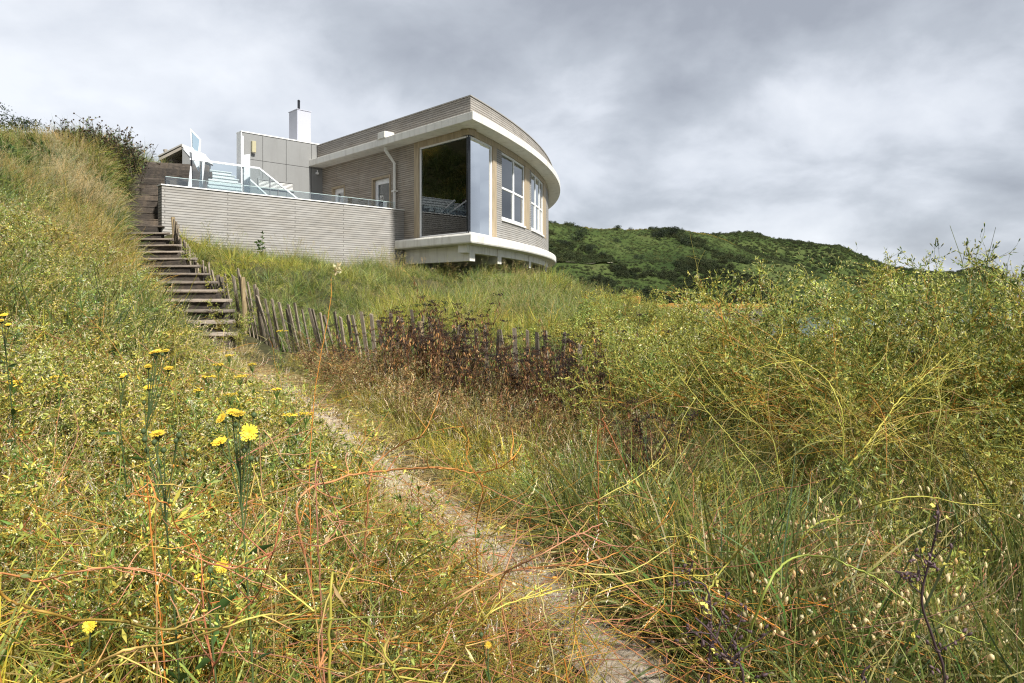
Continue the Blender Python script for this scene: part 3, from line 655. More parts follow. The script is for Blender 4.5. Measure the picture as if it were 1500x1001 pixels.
# ------------------------------------------------------------------ chestnut paling fence
fpx = np.array([255, 290, 330, 357, 400, 440, 500, 600, 690, 800, 930, 1000.])
fd = np.array([15.6, 13.9, 12.7, 12.3, 11.7, 11.3, 10.8, 10.1, 9.6, 9.0, 8.3, 7.9])
ftop = np.array([(HZ - y) / F * d for y, d in zip((324, 383, 404, 402, 440, 451, 463, 466, 476, 490, 520, 545), fd)])
fence_xy = np.stack([(fpx - 750) / F * fd, fd], -1)
fl = np.r_[0, np.cumsum(np.linalg.norm(np.diff(fence_xy, axis=0), axis=1))]
fn = thing('paling_fence', 'sagging weathered chestnut paling fence running down from the terrace wall', 'fence', (*fence_xy[0], 0.9))
N = 100
lean = 0.0
toppts = []
for k in range(N):
    L = fl[-1] * (k / (N - 1)) ** 1.35 + rng.uniform(-0.015, 0.015)
    x = np.interp(L, fl, fence_xy[:, 0]); y = np.interp(L, fl, fence_xy[:, 1]); ztop = np.interp(L, fl, ftop) + rng.normal(0, 0.04)
    px = 750 + F * x / y
    zg = float(zt(np.array([x]), np.array([y]))[0]) - 0.1
    # the palings lean over to the left where the fence sags, upright at either end
    lean = np.interp(px, [255, 280, 340, 400, 470, 560, 640, 700, 1000], [0.0, -0.3, -0.38, -0.38, -0.30, -0.16, -0.03, 0.03, 0.05]) + rng.normal(0, 0.07)
    h = max(0.35, ztop - zg); ztop = zg + h
    i = min(len(fl) - 2, int(np.searchsorted(fl, max(1e-6, L)) - 1)); tn = (fence_xy[i + 1] - fence_xy[i]); tn /= np.linalg.norm(tn)
    nn_ = np.array([-tn[1], tn[0]])
    b0 = np.array([x, y]) - tn * lean * h * 0.5; t0 = np.array([x, y]) + tn * lean * h * 0.5 + nn_ * rng.normal(0, 0.03)
    w = rng.uniform(0.021, 0.034); dth = 0.012; fu = tn * (1 if rng.random() < .5 else 1) + nn_ * rng.normal(0, 0.25); fu /= np.linalg.norm(fu); fv = np.array([-fu[1], fu[0]])
    zg = min(zg, ztop - 0.8); mid = (b0 + t0) / 2 + nn_ * rng.normal(0, 0.015) + tn * rng.normal(0, 0.012)
    mb = MB(); vs = []
    for (c, z, ws) in ((b0, zg - 0.05, 1.0), (mid, (zg + ztop) / 2, 1.0), (t0, ztop, 0.85)):
        for su, sv in ((-1, -1), (1, -1), (1, 1), (-1, 1)):
            q_ = c + fu * su * w * ws + fv * sv * dth; vs.append((q_[0], q_[1], z + (rng.uniform(-0.012, 0.03) if z == ztop else 0)))
    fs = [(3, 2, 1, 0), (8, 9, 10, 11)] + [(l * 4 + k_, l * 4 + (k_ + 1) % 4, l * 4 + 4 + (k_ + 1) % 4, l * 4 + 4 + k_) for l in range(2) for k_ in range(4)]
    mb.add(vs, fs).build('picket', M['picket'], fn)
    toppts.append((b0 * 0.3 + t0 * 0.7, zg + 0.72 * h, b0 * 0.72 + t0 * 0.28, zg + 0.3 * h))
for px_, dd_, zz in ((255, 15.55, 1.79), (358, 12.2, 0.30), (618, 9.95, -0.42)):
    x, y = (px_ - 750) / F * dd_, dd_; g = float(zt(np.array([x]), np.array([y]))[0]) - 0.15
    MB().tube([(x, y, g), (x + 0.01, y, (g + zz) / 2), (x - 0.03, y, zz)], 0.05, 0.042, 9).build('post', M['post'], fn)
for which in (0, 2):
    for off_ in (-0.014, 0.014):
        pts = [np.array([p[which][0], p[which][1] + off_ * (1 if (i % 2) else -1) - 0.012, p[which + 1]]) for i, p in enumerate(toppts)]
        MB().tube(pts, 0.0028, sides=4).build('wire', M['wire'], fn)

# ------------------------------------------------------------------ old sea wall with orange lichen
m, nt = newmat('lichened stone'); tc = nd(nt, 'ShaderNodeTexCoord')
n = nd(nt, 'ShaderNodeTexNoise', in_Scale=1.6, in_Detail=9.0, in_Roughness=0.75); nt.links.new(tc.outputs['Object'], n.inputs['Vector'])
gm = nd(nt, 'ShaderNodeNewGeometry'); sx = nd(nt, 'ShaderNodeSeparateXYZ'); nt.links.new(tc.outputs['Object'], sx.inputs[0])
mr = nd(nt, 'ShaderNodeMapRange'); mr.inputs[1].default_value = -0.55; mr.inputs[2].default_value = -0.05; nt.links.new(sx.outputs['Z'], mr.inputs[0])
ad = nd(nt, 'ShaderNodeMath', operation='MULTIPLY_ADD'); nt.links.new(n.outputs['Fac'], ad.inputs[0]); ad.inputs[1].default_value = 0.7; nt.links.new(mr.outputs[0], ad.inputs[2])
c = ramp(nt, ad.outputs[0], [(0.45, (0.13, 0.12, 0.115)), (0.75, (0.20, 0.165, 0.12)), (1.0, (0.46, 0.24, 0.05))])
b = nd(nt, 'ShaderNodeBsdfPrincipled', in_Roughness=0.9); nt.links.new(c, b.inputs['Base Color']); out(nt, b.outputs[0])
p0, p1, p2, p3 = P(870, 430, 44), P(936, 430, 43), P(938, 430, 42.5), P(1130, 430, 41)
swl = thing('sea_wall', 'low stone sea wall topped with orange lichen below the dark hillside', 'wall', (p2[0], p2[1], -0.65))
def wallseg(a, b_, zt_, name):
    a = np.array(a[:2]); b_ = np.array(b_[:2]); d = (b_ - a) / np.linalg.norm(b_ - a); nrm = np.array([-d[1], d[0]]) * 0.7
    n_ = 24; mb = MB(); top = []
    for i in range(n_):
        q0, q1 = a + (b_ - a) * i / n_, a + (b_ - a) * (i + 1) / n_
        h0, h1 = zt_ + 0.05 * math.sin(i * 2.3), zt_ + 0.05 * math.sin((i + 1) * 2.3)
        mb.hexa([(*q0, -9), (*q1, -9), (*(q1 + nrm), -9), (*(q0 + nrm), -9)], [(*q0, h0), (*q1, h1), (*(q1 + nrm), h1), (*(q0 + nrm), h0)])
    return mb.build(name, m, swl)
wallseg(p0, p1, -0.2, 'wall_section'); wallseg(p2, p3, -0.66, 'wall_section')

# ------------------------------------------------------------------ hills across the bay
m, nt = newmat('bracken hillside'); tc = nd(nt, 'ShaderNodeTexCoord')
n = nd(nt, 'ShaderNodeTexNoise', in_Scale=0.035, in_Detail=10.0, in_Roughness=0.68); nt.links.new(tc.outputs['Object'], n.inputs['Vector'])
c = ramp(nt, n.outputs['Fac'], [(0.36, (0.026, 0.042, 0.014)), (0.5, (0.05, 0.072, 0.021)), (0.6, (0.07, 0.092, 0.029)), (0.68, (0.085, 0.088, 0.034)), (0.76, (0.24, 0.19, 0.08))])
b = nd(nt, 'ShaderNodeBsdfPrincipled', in_Roughness=1.0); b.inputs['Specular IOR Level'].default_value = 0.05; nt.links.new(c, b.inputs['Base Color'])
n2 = nd(nt, 'ShaderNodeTexNoise', in_Scale=0.5, in_Detail=8.0); nt.links.new(tc.outputs['Object'], n2.inputs['Vector'])
bp = nd(nt, 'ShaderNodeBump', in_Strength=1.0, in_Distance=1.2); nt.links.new(n2.outputs['Fac'], bp.inputs['Height']); nt.links.new(bp.outputs[0], b.inputs['Normal']); out(nt, b.outputs[0])
hillm = m
crestA = np.array([(600, 332), (800, 329), (850, 334), (880, 338), (905, 337), (915, 340), (960, 338), (1000, 340), (1035, 346), (1060, 354), (1085, 366), (1110, 377), (1150, 388), (1200, 402), (1250, 420), (1300, 442), (1400, 470.)])
crestB = np.array([(930, 350), (1000, 347), (1060, 344.5), (1100, 343), (1130, 351), (1180, 358), (1230, 362), (1260, 376), (1300, 391), (1340, 397), (1370, 401), (1400, 401), (1430, 394.5), (1460, 396), (1468, 404), (1474, 418), (1480, 440), (1500, 455)])
def hill_pt(px, v, which):
    """ground point of the hillside: v = 0 at the shore, 1 at the crest, above 1 down the far side"""
    u = (px - 750) / F; v = np.asarray(v, float)
    if which == 'A':
        d0 = 165 + 0.03 * (px - 800); d1 = 285 + 0.10 * (px - 800)
        zc = (HZ - np.interp(px, crestA[:, 0], crestA[:, 1])) / F * d1
        d = d0 + (d1 - d0) * np.clip(v, 0, 2)
        zroad = (HZ - np.interp(px, [700, 830, 905, 1150, 1300], [378, 386, 385, 388, 445])) / F * (d0 + 0.36 * (d1 - d0))
        zroad = np.minimum(zroad, zc - 1.0)
        z = np.where(v < .33, -6.6 + (zroad + 6.6) * (np.clip(v, 0, .33) / .33) ** 1.05, np.where(v < .39, zroad + (v - .33) * 4, np.where(v <= 1, zroad + .24 + (zc - zroad - .24) * np.sin(np.clip((v - .39) / .61, 0, 1) * math.pi / 2) ** 1.15, zc - (v - 1) * 14)))
    else:
        d0 = 330.0 + 0 * px; d1 = 430.0 + 0 * px
        zc = (HZ - np.interp(px, crestB[:, 0], crestB[:, 1])) / F * d1
        d = d0 + (d1 - d0) * np.clip(v, 0, 2)
        e = np.interp(px, [1000, 1300, 1400, 1480], [0.9, 0.7, 0.35, 0.25])
        z = np.where(v <= 1, -6.6 + (zc + 6.6) * np.sin(np.clip(v, 0, 1) * math.pi / 2) ** e, zc - (v - 1) * 25)
    x = u * d
    nz = (vnoise(x, d, 9, 11) - .5) * 2.2 + (vnoise(x, d, 3.5, 12) - .5) * 0.9
    return x, d, z + nz * np.clip(v * 4, 0, 1) * (0.55 if which == 'A' else 1.0)
for which, a, b_ in (('A', 640, 1400), ('B', 930, 1500)):
    pxs = np.linspace(a, b_, 260); vs_ = np.r_[np.linspace(0, 1, 90), 1.1, 1.3, 1.6]
    PXs, VS = np.meshgrid(pxs, vs_); hx, hy, hz_ = hill_pt(PXs, VS, which)
    tag(grid_mesh('hill', hx, hy, hz_, hillm), kind='structure')
# the track across the near hillside
asph = paint('pale track', (0.40, 0.36, 0.26), 0.9, 0.2, 1)
pxs = np.linspace(650, 905, 60); PXs, VS = np.meshgrid(pxs, np.linspace(.33, .385, 4)); hx, hy, hz_ = hill_pt(PXs, VS, 'A')
tag(grid_mesh('track', hx, hy, hz_ + 0.4, asph), kind='structure')

# ------------------------------------------------------------------ sky, sun, camera
W = bpy.data.worlds.new('World'); S.world = W; W.use_nodes = True; nt = W.node_tree; nt.nodes.clear()
sky = nd(nt, 'ShaderNodeTexSky', sky_type='NISHITA', sun_disc=False, sun_elevation=R(50), sun_rotation=R(140))
tc = nd(nt, 'ShaderNodeTexCoord'); sx = nd(nt, 'ShaderNodeSeparateXYZ'); nt.links.new(tc.outputs['Generated'], sx.inputs[0])
zz = nd(nt, 'ShaderNodeMath', operation='ADD'); nt.links.new(sx.outputs['Z'], zz.inputs[0]); zz.inputs[1].default_value = 0.42
zm = nd(nt, 'ShaderNodeMath', operation='MAXIMUM'); nt.links.new(zz.outputs[0], zm.inputs[0]); zm.inputs[1].default_value = 0.03
dx = nd(nt, 'ShaderNodeMath', operation='DIVIDE'); nt.links.new(sx.outputs['X'], dx.inputs[0]); nt.links.new(zm.outputs[0], dx.inputs[1])
dy = nd(nt, 'ShaderNodeMath', operation='DIVIDE'); nt.links.new(sx.outputs['Y'], dy.inputs[0]); nt.links.new(zm.outputs[0], dy.inputs[1])
cb = nd(nt, 'ShaderNodeCombineXYZ'); nt.links.new(dx.outputs[0], cb.inputs[0]); nt.links.new(dy.outputs[0], cb.inputs[1])
def cloud(scale, detail, off, rough=0.6, dist=0.0):
    mp = nd(nt, 'ShaderNodeMapping'); mp.inputs['Location'].default_value = off; nt.links.new(cb.outputs[0], mp.inputs[0])
    n = nd(nt, 'ShaderNodeTexNoise', in_Scale=scale, in_Detail=detail, in_Roughness=rough, in_Distortion=dist); nt.links.new(mp.outputs[0], n.inputs['Vector']); return n.outputs['Fac']
n1 = cloud(1.15, 8.0, (3.3, 1.2, 0), 0.5, 0.4); n2 = cloud(3.6, 8.0, (7.1, 4.4, 2), 0.52, 0.2)
ad = nd(nt, 'ShaderNodeMix', data_type='FLOAT'); ad.inputs[0].default_value = 0.42; nt.links.new(n1, ad.inputs[2]); nt.links.new(n2, ad.inputs[3])
# the overcast thickens towards the upper right of the view (north-east), thin and bright to the west and low down
w1 = nd(nt, 'ShaderNodeMath', operation='MULTIPLY_ADD'); nt.links.new(sx.outputs['X'], w1.inputs[0]); w1.inputs[1].default_value = -0.12; nt.links.new(ad.outputs[0], w1.inputs[2])
w2 = nd(nt, 'ShaderNodeMath', operation='MULTIPLY_ADD'); nt.links.new(sx.outputs['Z'], w2.inputs[0]); w2.inputs[1].default_value = -0.36; nt.links.new(w1.outputs[0], w2.inputs[2])
cc = ramp(nt, w2.outputs[0], [(0.25, (0.29, 0.313, 0.36)), (0.35, (0.40, 0.43, 0.48)), (0.43, (0.55, 0.58, 0.635)), (0.54, (0.69, 0.715, 0.76))])
sk = nd(nt, 'ShaderNodeMix', data_type='RGBA', blend_type='MULTIPLY'); sk.inputs[0].default_value = 1.0; nt.links.new(sky.outputs[0], sk.inputs[6]); sk.inputs[7].default_value = (0.1, 0.1, 0.1, 1)
cm = nd(nt, 'ShaderNodeMix', data_type='RGBA'); cm.inputs[0].default_value = 0.93; nt.links.new(sk.outputs[2], cm.inputs[6]); nt.links.new(cc, cm.inputs[7])
bg = nd(nt, 'ShaderNodeBackground'); nt.links.new(cm.outputs[2], bg.inputs[0]); bg.inputs[1].default_value = 0.92
ow = nd(nt, 'ShaderNodeOutputWorld'); nt.links.new(bg.outputs[0], ow.inputs[0])
sl = bpy.data.lights.new('sun', 'SUN'); sl.energy = 5.0; sl.angle = R(4); sl.color = (1.0, 0.97, 0.91)
so = bpy.data.objects.new('sun', sl); COL.objects.link(so)
sd = Vector((0.50, -0.55, 0.80)); so.rotation_euler = sd.to_track_quat('Z', 'Y').to_euler()
cd = bpy.data.cameras.new('camera'); cam = bpy.data.objects.new('camera', cd); COL.objects.link(cam); S.camera = cam
cd.sensor_width = 36; cd.lens = 36 * F / 1500; cd.shift_y = (HZ - 500.5) / 1500; cd.clip_end = 20000; cd.clip_start = 0.05
cam.location = (0, 0, 0); cam.rotation_euler = (R(90), 0, 0)
S.view_settings.view_transform = 'Standard'; S.view_settings.look = 'None'; S.view_settings.exposure = 0.6; S.view_settings.gamma = 1.0
S.cycles.use_denoising = True; S.cycles.denoising_prefilter = 'NONE'; S.cycles.filter_width = 1.2
W.cycles.sampling_method = 'MANUAL'; W.cycles.sample_map_resolution = 2048; S.cycles.max_bounces = 7; S.cycles.diffuse_bounces = 3; S.cycles.transmission_bounces = 4; S.cycles.transparent_max_bounces = 16
# ------------------------------------------------------------------ plant meshes
U = rng.uniform
def nrm(v): return v / (np.linalg.norm(v) + 1e-9)
class PM:
    """collects ribbons, tubes, leaves and beads with a natural colour at each point"""
    def __init__(s): s.v = []; s.f = []; s.c = []
    def _add(s, vs, fs, cs):
        b = len(s.v); s.v += vs; s.c += cs; s.f += [tuple(i + b for i in f) for f in fs]
    def ribbon(s, pts, w, c0, c1):
        n = len(pts); vs = []; cs = []; fs = []
        d = nrm(pts[-1] - pts[0]); side = nrm(np.cross(d, rng.normal(size=3)))
        for i, p in enumerate(pts):
            f = i / (n - 1); k = w * (1 - f ** 2.2) * 0.5; c = c0 * (1 - f) + c1 * f
            if i == n - 1: vs.append(p); cs.append(c)
            else: vs += [p - side * k, p + side * k]; cs += [c, c]
        for i in range(n - 2): fs.append((2 * i, 2 * i + 1, 2 * i + 3, 2 * i + 2))
        fs.append((2 * n - 4, 2 * n - 3, 2 * n - 2)); s._add(vs, fs, cs)
    def tube(s, pts, r0, r1, c0, c1, sides=3):
        n = len(pts); vs = []; cs = []; fs = []
        u = None
        for i, p in enumerate(pts):
            t = nrm(pts[min(i + 1, n - 1)] - pts[max(i - 1, 0)])
            if u is None: u = nrm(np.cross(t, [0.3, 0.2, 1]) if abs(t[2]) < .9 else np.cross(t, [1, 0.1, 0]))
            else: u = nrm(u - t * (u @ t))
            w = np.cross(t, u); f = i / (n - 1); r = r0 + (r1 - r0) * f; c = c0 * (1 - f) + c1 * f
            for k in range(sides):
                a = 2 * math.pi * k / sides; vs.append(p + r * (math.cos(a) * u + math.sin(a) * w)); cs.append(c)
        for i in range(n - 1):
            for k in range(sides): fs.append((i * sides + k, i * sides + (k + 1) % sides, (i + 1) * sides + (k + 1) % sides, (i + 1) * sides + k))
        s._add(vs, fs, cs)
    def leaf(s, p, d, L, w, c, fold=0.25):
        d = nrm(d); sd = nrm(np.cross(d, rng.normal(size=3))); up = np.cross(sd, d)
        vs = [p, p + d * L * .45 + sd * w * .5 + up * w * fold, p + d * L, p + d * L * .45 - sd * w * .5 + up * w * fold, p + d * L * .45]
        s._add(vs, [(0, 1, 4), (1, 2, 4), (0, 4, 3), (4, 2, 3)], [c * .9, c, c * 1.05, c, c])
    def bead(s, p, r, L, d, c, c2=None, sides=5):
        d = nrm(d); u = nrm(np.cross(d, [.31, .2, .9])); w = np.cross(d, u); c2 = c if c2 is None else c2
        vs = [p - d * L * .5]; cs = [c]
        for f, k in ((-.22, .85), (.18, 1.0)):
            for i in range(sides): a = 2 * math.pi * i / sides; vs.append(p + d * L * f + r * k * (math.cos(a) * u + math.sin(a) * w)); cs.append(c)
        vs.append(p + d * L * .5); cs.append(c2); n = sides; fs = []
        for i in range(n):
            j = (i + 1) % n; fs += [(0, 1 + j, 1 + i), (1 + i, 1 + j, 1 + n + j, 1 + n + i), (1 + n + i, 1 + n + j, 1 + 2 * n)]
        s._add(vs, fs, cs)
    def mesh(s, name, mat, off=None):
        me = bpy.data.meshes.new(name); v = np.array(s.v) if off is None else np.array(s.v) - off
        me.from_pydata(v.tolist(), [], s.f); me.update()
        a = me.color_attributes.new('Col', 'FLOAT_COLOR', 'POINT'); cc = np.c_[np.array(s.c), np.ones(len(s.c))]
        a.data.foreach_set('color', cc.astype(np.float32).ravel()); me.materials.append(mat)
        me.polygons.foreach_set('use_smooth', [True] * len(me.polygons)); return me
    def obj(s, name, mat, parent=None, off=None):
        o = bpy.data.objects.new(name, s.mesh(name, mat, off)); COL.objects.link(o)
        if parent is not None: o.parent = parent
        return o
def col(*c): return np.array(c, float)
def mixc(a, b, t): return a * (1 - t) + b * t
def curve(p, d, L, n, droop=0.0, wob=0.0, side=None):
    """a stalk that starts at p along d, bends down and wanders"""
    pts = [np.array(p, float)]; d = nrm(np.array(d, float)); st_ = L / n
    for i in range(n):
        d = nrm(d + np.array([0, 0, -droop / n]) + rng.normal(size=3) * wob); pts.append(pts[-1] + d * st_)
    return pts
def dirv(yaw, el): return np.array([math.cos(yaw) * math.cos(el), math.sin(yaw) * math.cos(el), math.sin(el)])
GREEN = col(.088, .158, .028); LIME = col(.265, .305, .06); OLIVE = col(.115, .138, .03); BLUE = col(.09, .15, .07); DKG = col(.035, .07, .016)
STRAW = col(.50, .39, .15); PALE = col(.60, .50, .28); TAN = col(.40, .27, .12); PINK = col(.50, .22, .13); ORANGE = col(.52, .22, .035); YEL = col(.47, .41, .07); CREAM = col(.72, .68, .40); BROWN = col(.13, .058, .026); DKB = col(.028, .017, .013)
FLOW = col(.84, .62, .06); LEMON = col(.74, .66, .16)
def pick(*cs): return cs[int(rng.integers(len(cs)))]
def grass(n, L0, L1, spread, w, cols, tip, lean=0.35, droop=1.1):
    m = PM()
    for i in range(n):
        y = U(0, 2 * math.pi); r = spread * math.sqrt(U(0, 1)); p = (r * math.cos(y + 1), r * math.sin(y + 1), -0.03)
        L = U(L0, L1); el = math.pi / 2 - abs(rng.normal(0, lean)); c = pick(*cols) * U(.55, 1.5)
        m.ribbon(curve(p, dirv(y, el), L, 4, droop * U(.3, 1.4), 0.05), w * U(.7, 1.5), c * .85, mixc(c, pick(*tip) * U(.8, 1.3), U(0, .9)))
    return m
def stalks(n, L0, L1, spread, head, lean=.3, stemc=(STRAW, YEL), headc=(PALE, TAN), droop=.6):
    """dry flowering stalks: head = spike | tail | panicle"""
    m = PM()
    for i in range(n):
        y = U(0, 6.28); r = spread * math.sqrt(U(0, 1)); L = U(L0, L1); c = pick(*stemc) * U(.8, 1.2); hc = pick(*headc) * U(.8, 1.2)
        pts = curve((r * math.cos(y), r * math.sin(y), -.03), dirv(U(0, 6.28), math.pi / 2 - abs(rng.normal(0, lean))), L, 5, droop * U(.3, 1.5), .05)
        m.tube(pts, .0016, .0009, c, c); d = nrm(pts[-1] - pts[-2])
        if head == 'tail': m.bead(pts[-1] + d * .012, U(.006, .009), U(.026, .038), d, hc, hc * 1.1, 6)
        elif head == 'spike':
            for k in range(7): m.bead(pts[-1] + d * (.009 * k) + rng.normal(size=3) * .0015, .0026 * (1 - abs(k - 3) / 6), .014, d + rng.normal(size=3) * .25, hc, hc * 1.15, 4)
        else:
            for k in range(12):
                q = pts[-1] - d * U(0, .16); e = q + nrm(d + rng.normal(size=3) * .55) * U(.02, .06); m.tube([q, e], .0006, .0005, hc, hc); m.bead(e, .0026, .011, e - q, hc, hc * 1.2, 3)
    return m
def weed(H_, nb, leafc, stemc, flowc, leafL=.03, leafW=.008, nleaf=9, nflow=5, spread=.5, twigs=3, fr=.005, stemr=.0022):
    """branching herb with small leaves, pods and pale little flowers"""
    m = PM(); sc_ = pick(*stemc)
    main = curve((0, 0, -.03), dirv(U(0, 6.28), math.pi / 2 - abs(rng.normal(0, .18))), H_, 7, .25, .06)
    m.tube(main, stemr, stemr * .45, sc_ * .85, sc_)
    for b in range(nb):
        f = U(.22, 1); i = min(6, int(f * 7)); p = mixc(main[i], main[i + 1], f * 7 - i)
        br = curve(p, dirv(U(0, 6.28), U(.2, 1.2)), H_ * U(.18, .5) * (1.2 - f * .5), 4, U(-.5, .5), .12); bc = pick(*stemc) * U(.8, 1.2)
        m.tube(br, stemr * .55, stemr * .28, bc, bc)
        ends = [br]
        for t in range(twigs):
            k = int(rng.integers(1, 4)); tw = curve(br[k], nrm(br[-1] - br[0]) + rng.normal(size=3) * .6, H_ * U(.06, .2), 3, 0, .12); m.tube(tw, stemr * .35, stemr * .2, bc, bc); ends.append(tw)
        for e in ends:
            for k in range(int(nleaf / len(ends) * 1.6) + 1):
                i2 = int(rng.integers(0, len(e) - 1)); q = mixc(e[i2], e[i2 + 1], U(0, 1)); m.leaf(q, nrm(e[-1] - e[0]) * .5 + rng.normal(size=3) * .7, leafL * U(.5, 1.5), leafW * U(.6, 1.5), pick(*leafc) * U(.5, 1.5))
            for k in range(int(rng.integers(0, nflow))):
                q = e[-1] + rng.normal(size=3) * .012; c = pick(*flowc) * U(.85, 1.15)
                if U(0, 1) < .5: m.bead(q, fr * .5, fr * 2, rng.normal(size=3) + [0, 0, 1], c, c, 4)
                else:
                    for k2 in range(4): m.leaf(q, rng.normal(size=3), fr * 1.6, fr, c)
    return m
def bush(H_, W_, ns, leafc, stemc, flowc, seed_):
    """waist high twiggy bush: arching stems, fine twigs, small leaves and pods kept to the outer part"""
    st_ = PM(); fo = PM()
    for i in range(ns):
        y = 6.283 * (i + U(0, 1)) / ns; main = curve((.1 * math.cos(y), .1 * math.sin(y), -.05), dirv(y, U(.75, 1.4)), H_ * U(.85, 1.25), 9, U(.2, 1.0), .07)
        c = pick(*stemc) * U(.8, 1.2); st_.tube(main, .007 * U(.6, 1.2), .002, c * .8, c, 4)
        for b in range(11):
            f = U(.42, 1) ** .75; k = min(8, int(f * 9)); br = curve(mixc(main[k], main[k + 1], U(0, 1)), nrm(main[k + 1] - main[k]) * .6 + dirv(U(0, 6.28), U(-.1, 1.2)) * .9, U(.25, .6) * H_ * .6, 5, U(-.4, .5), .12)
            c2 = pick(*stemc) * U(.75, 1.25); st_.tube(br, .0036, .0014, c, c2)
            for t in range(8):
                k2 = int(rng.integers(0, 5)); q0 = br[k2 + 1] if t else br[-1]
                tw = curve(q0, nrm(br[-1] - br[0]) * .7 + rng.normal(size=3) * .6 + [0, 0, .25], U(.08, .26), 4, U(-.3, .3), .13)
                st_.tube(tw, .0018, .0008, c2, c2)
                hi = tw[-1][2] / H_
                for l in range(int(rng.integers(5, 10))):
                    i2 = int(rng.integers(0, 4)); q = mixc(tw[i2], tw[i2 + 1], U(0, 1)); fo.leaf(q, nrm(tw[-1] - tw[0]) * .6 + rng.normal(size=3) * .6, U(.022, .07), U(.009, .019), pick(*leafc) * U(.5, 1.6))
                for l in range(int(rng.integers(1, 7))):
                    q = tw[-1] - nrm(tw[-1] - tw[-2]) * U(0, .05); dd = nrm(tw[-1] - tw[-2]) * .6 + rng.normal(size=3) * .5; pc = pick(*flowc) * U(.8, 1.15)
                    if U(0, 1) < .55: fo.bead(q + dd * .012, .0026, U(.014, .024), dd, pick(*leafc) * 1.2, pick(*leafc), 4)
                    elif hi > .5:
                        for k3 in range(4): fo.leaf(q, rng.normal(size=3), .014, .010, pc)
    return st_, fo
def dodder(n, L, rad, cols):
    """wiry parasite stems looping over the weeds, with little beads"""
    m = PM()
    for i in range(n):
        y = U(0, 6.28); p = np.array([U(-rad, rad), U(-rad, rad), U(.1, .45)]); c = pick(*cols) * U(.8, 1.2); c2 = pick(*cols)
        pts = curve(p, dirv(y, U(-.2, .5)), L * U(.5, 1.3), 11, .25, .13); m.tube(pts, U(.0014, .003), .001, c, c2)
        for k in range(4):
            q = pts[int(rng.integers(2, 11))]; dd = rng.normal(size=3) + [0, 0, .4]; e = q + nrm(dd) * U(.015, .05); m.tube([q, e], .0007, .0005, c2, c2); m.bead(e, .0022, U(.007, .014), dd, pick(YEL, LIME * 1.2, YEL, ORANGE), ORANGE, 4)
    return m
def deadfern(n):   # low litter of dead stalks and straw lying on the ground
    m = PM()
    for i in range(n):
        c = pick(STRAW, PALE, TAN, BROWN * 1.6) * U(.7, 1.15); p = (U(-.22, .22), U(-.22, .22), U(.0, .03)); m.ribbon(curve(p, dirv(U(0, 6.28), U(-.05, .25)), U(.06, .22), 3, .2, .1), U(.002, .004), c, c * 1.1)
    return m
def clump(r, n, leaf, cols, flat=.75):
    """a rounded shrub as many small leaf faces through its volume, uneven outline"""
    m = PM(); lob = [(rng.normal(size=3) * r * .45 * np.array([1, 1, .5]) + [0, 0, r * .5], U(.4, .7) * r) for _ in range(7)]
    for i in range(n):
        c0, rr = lob[int(rng.integers(7))]; d = nrm(rng.normal(size=3)); p = c0 + d * rr * U(.55, 1.05) * np.array([1, 1, flat]); c = pick(*cols) * U(.65, 1.35)
        p[2] = max(p[2], -.1 * r); m.leaf(p, d + rng.normal(size=3) * .6, leaf * U(.6, 1.4), leaf * U(.5, .9), c)
    return m

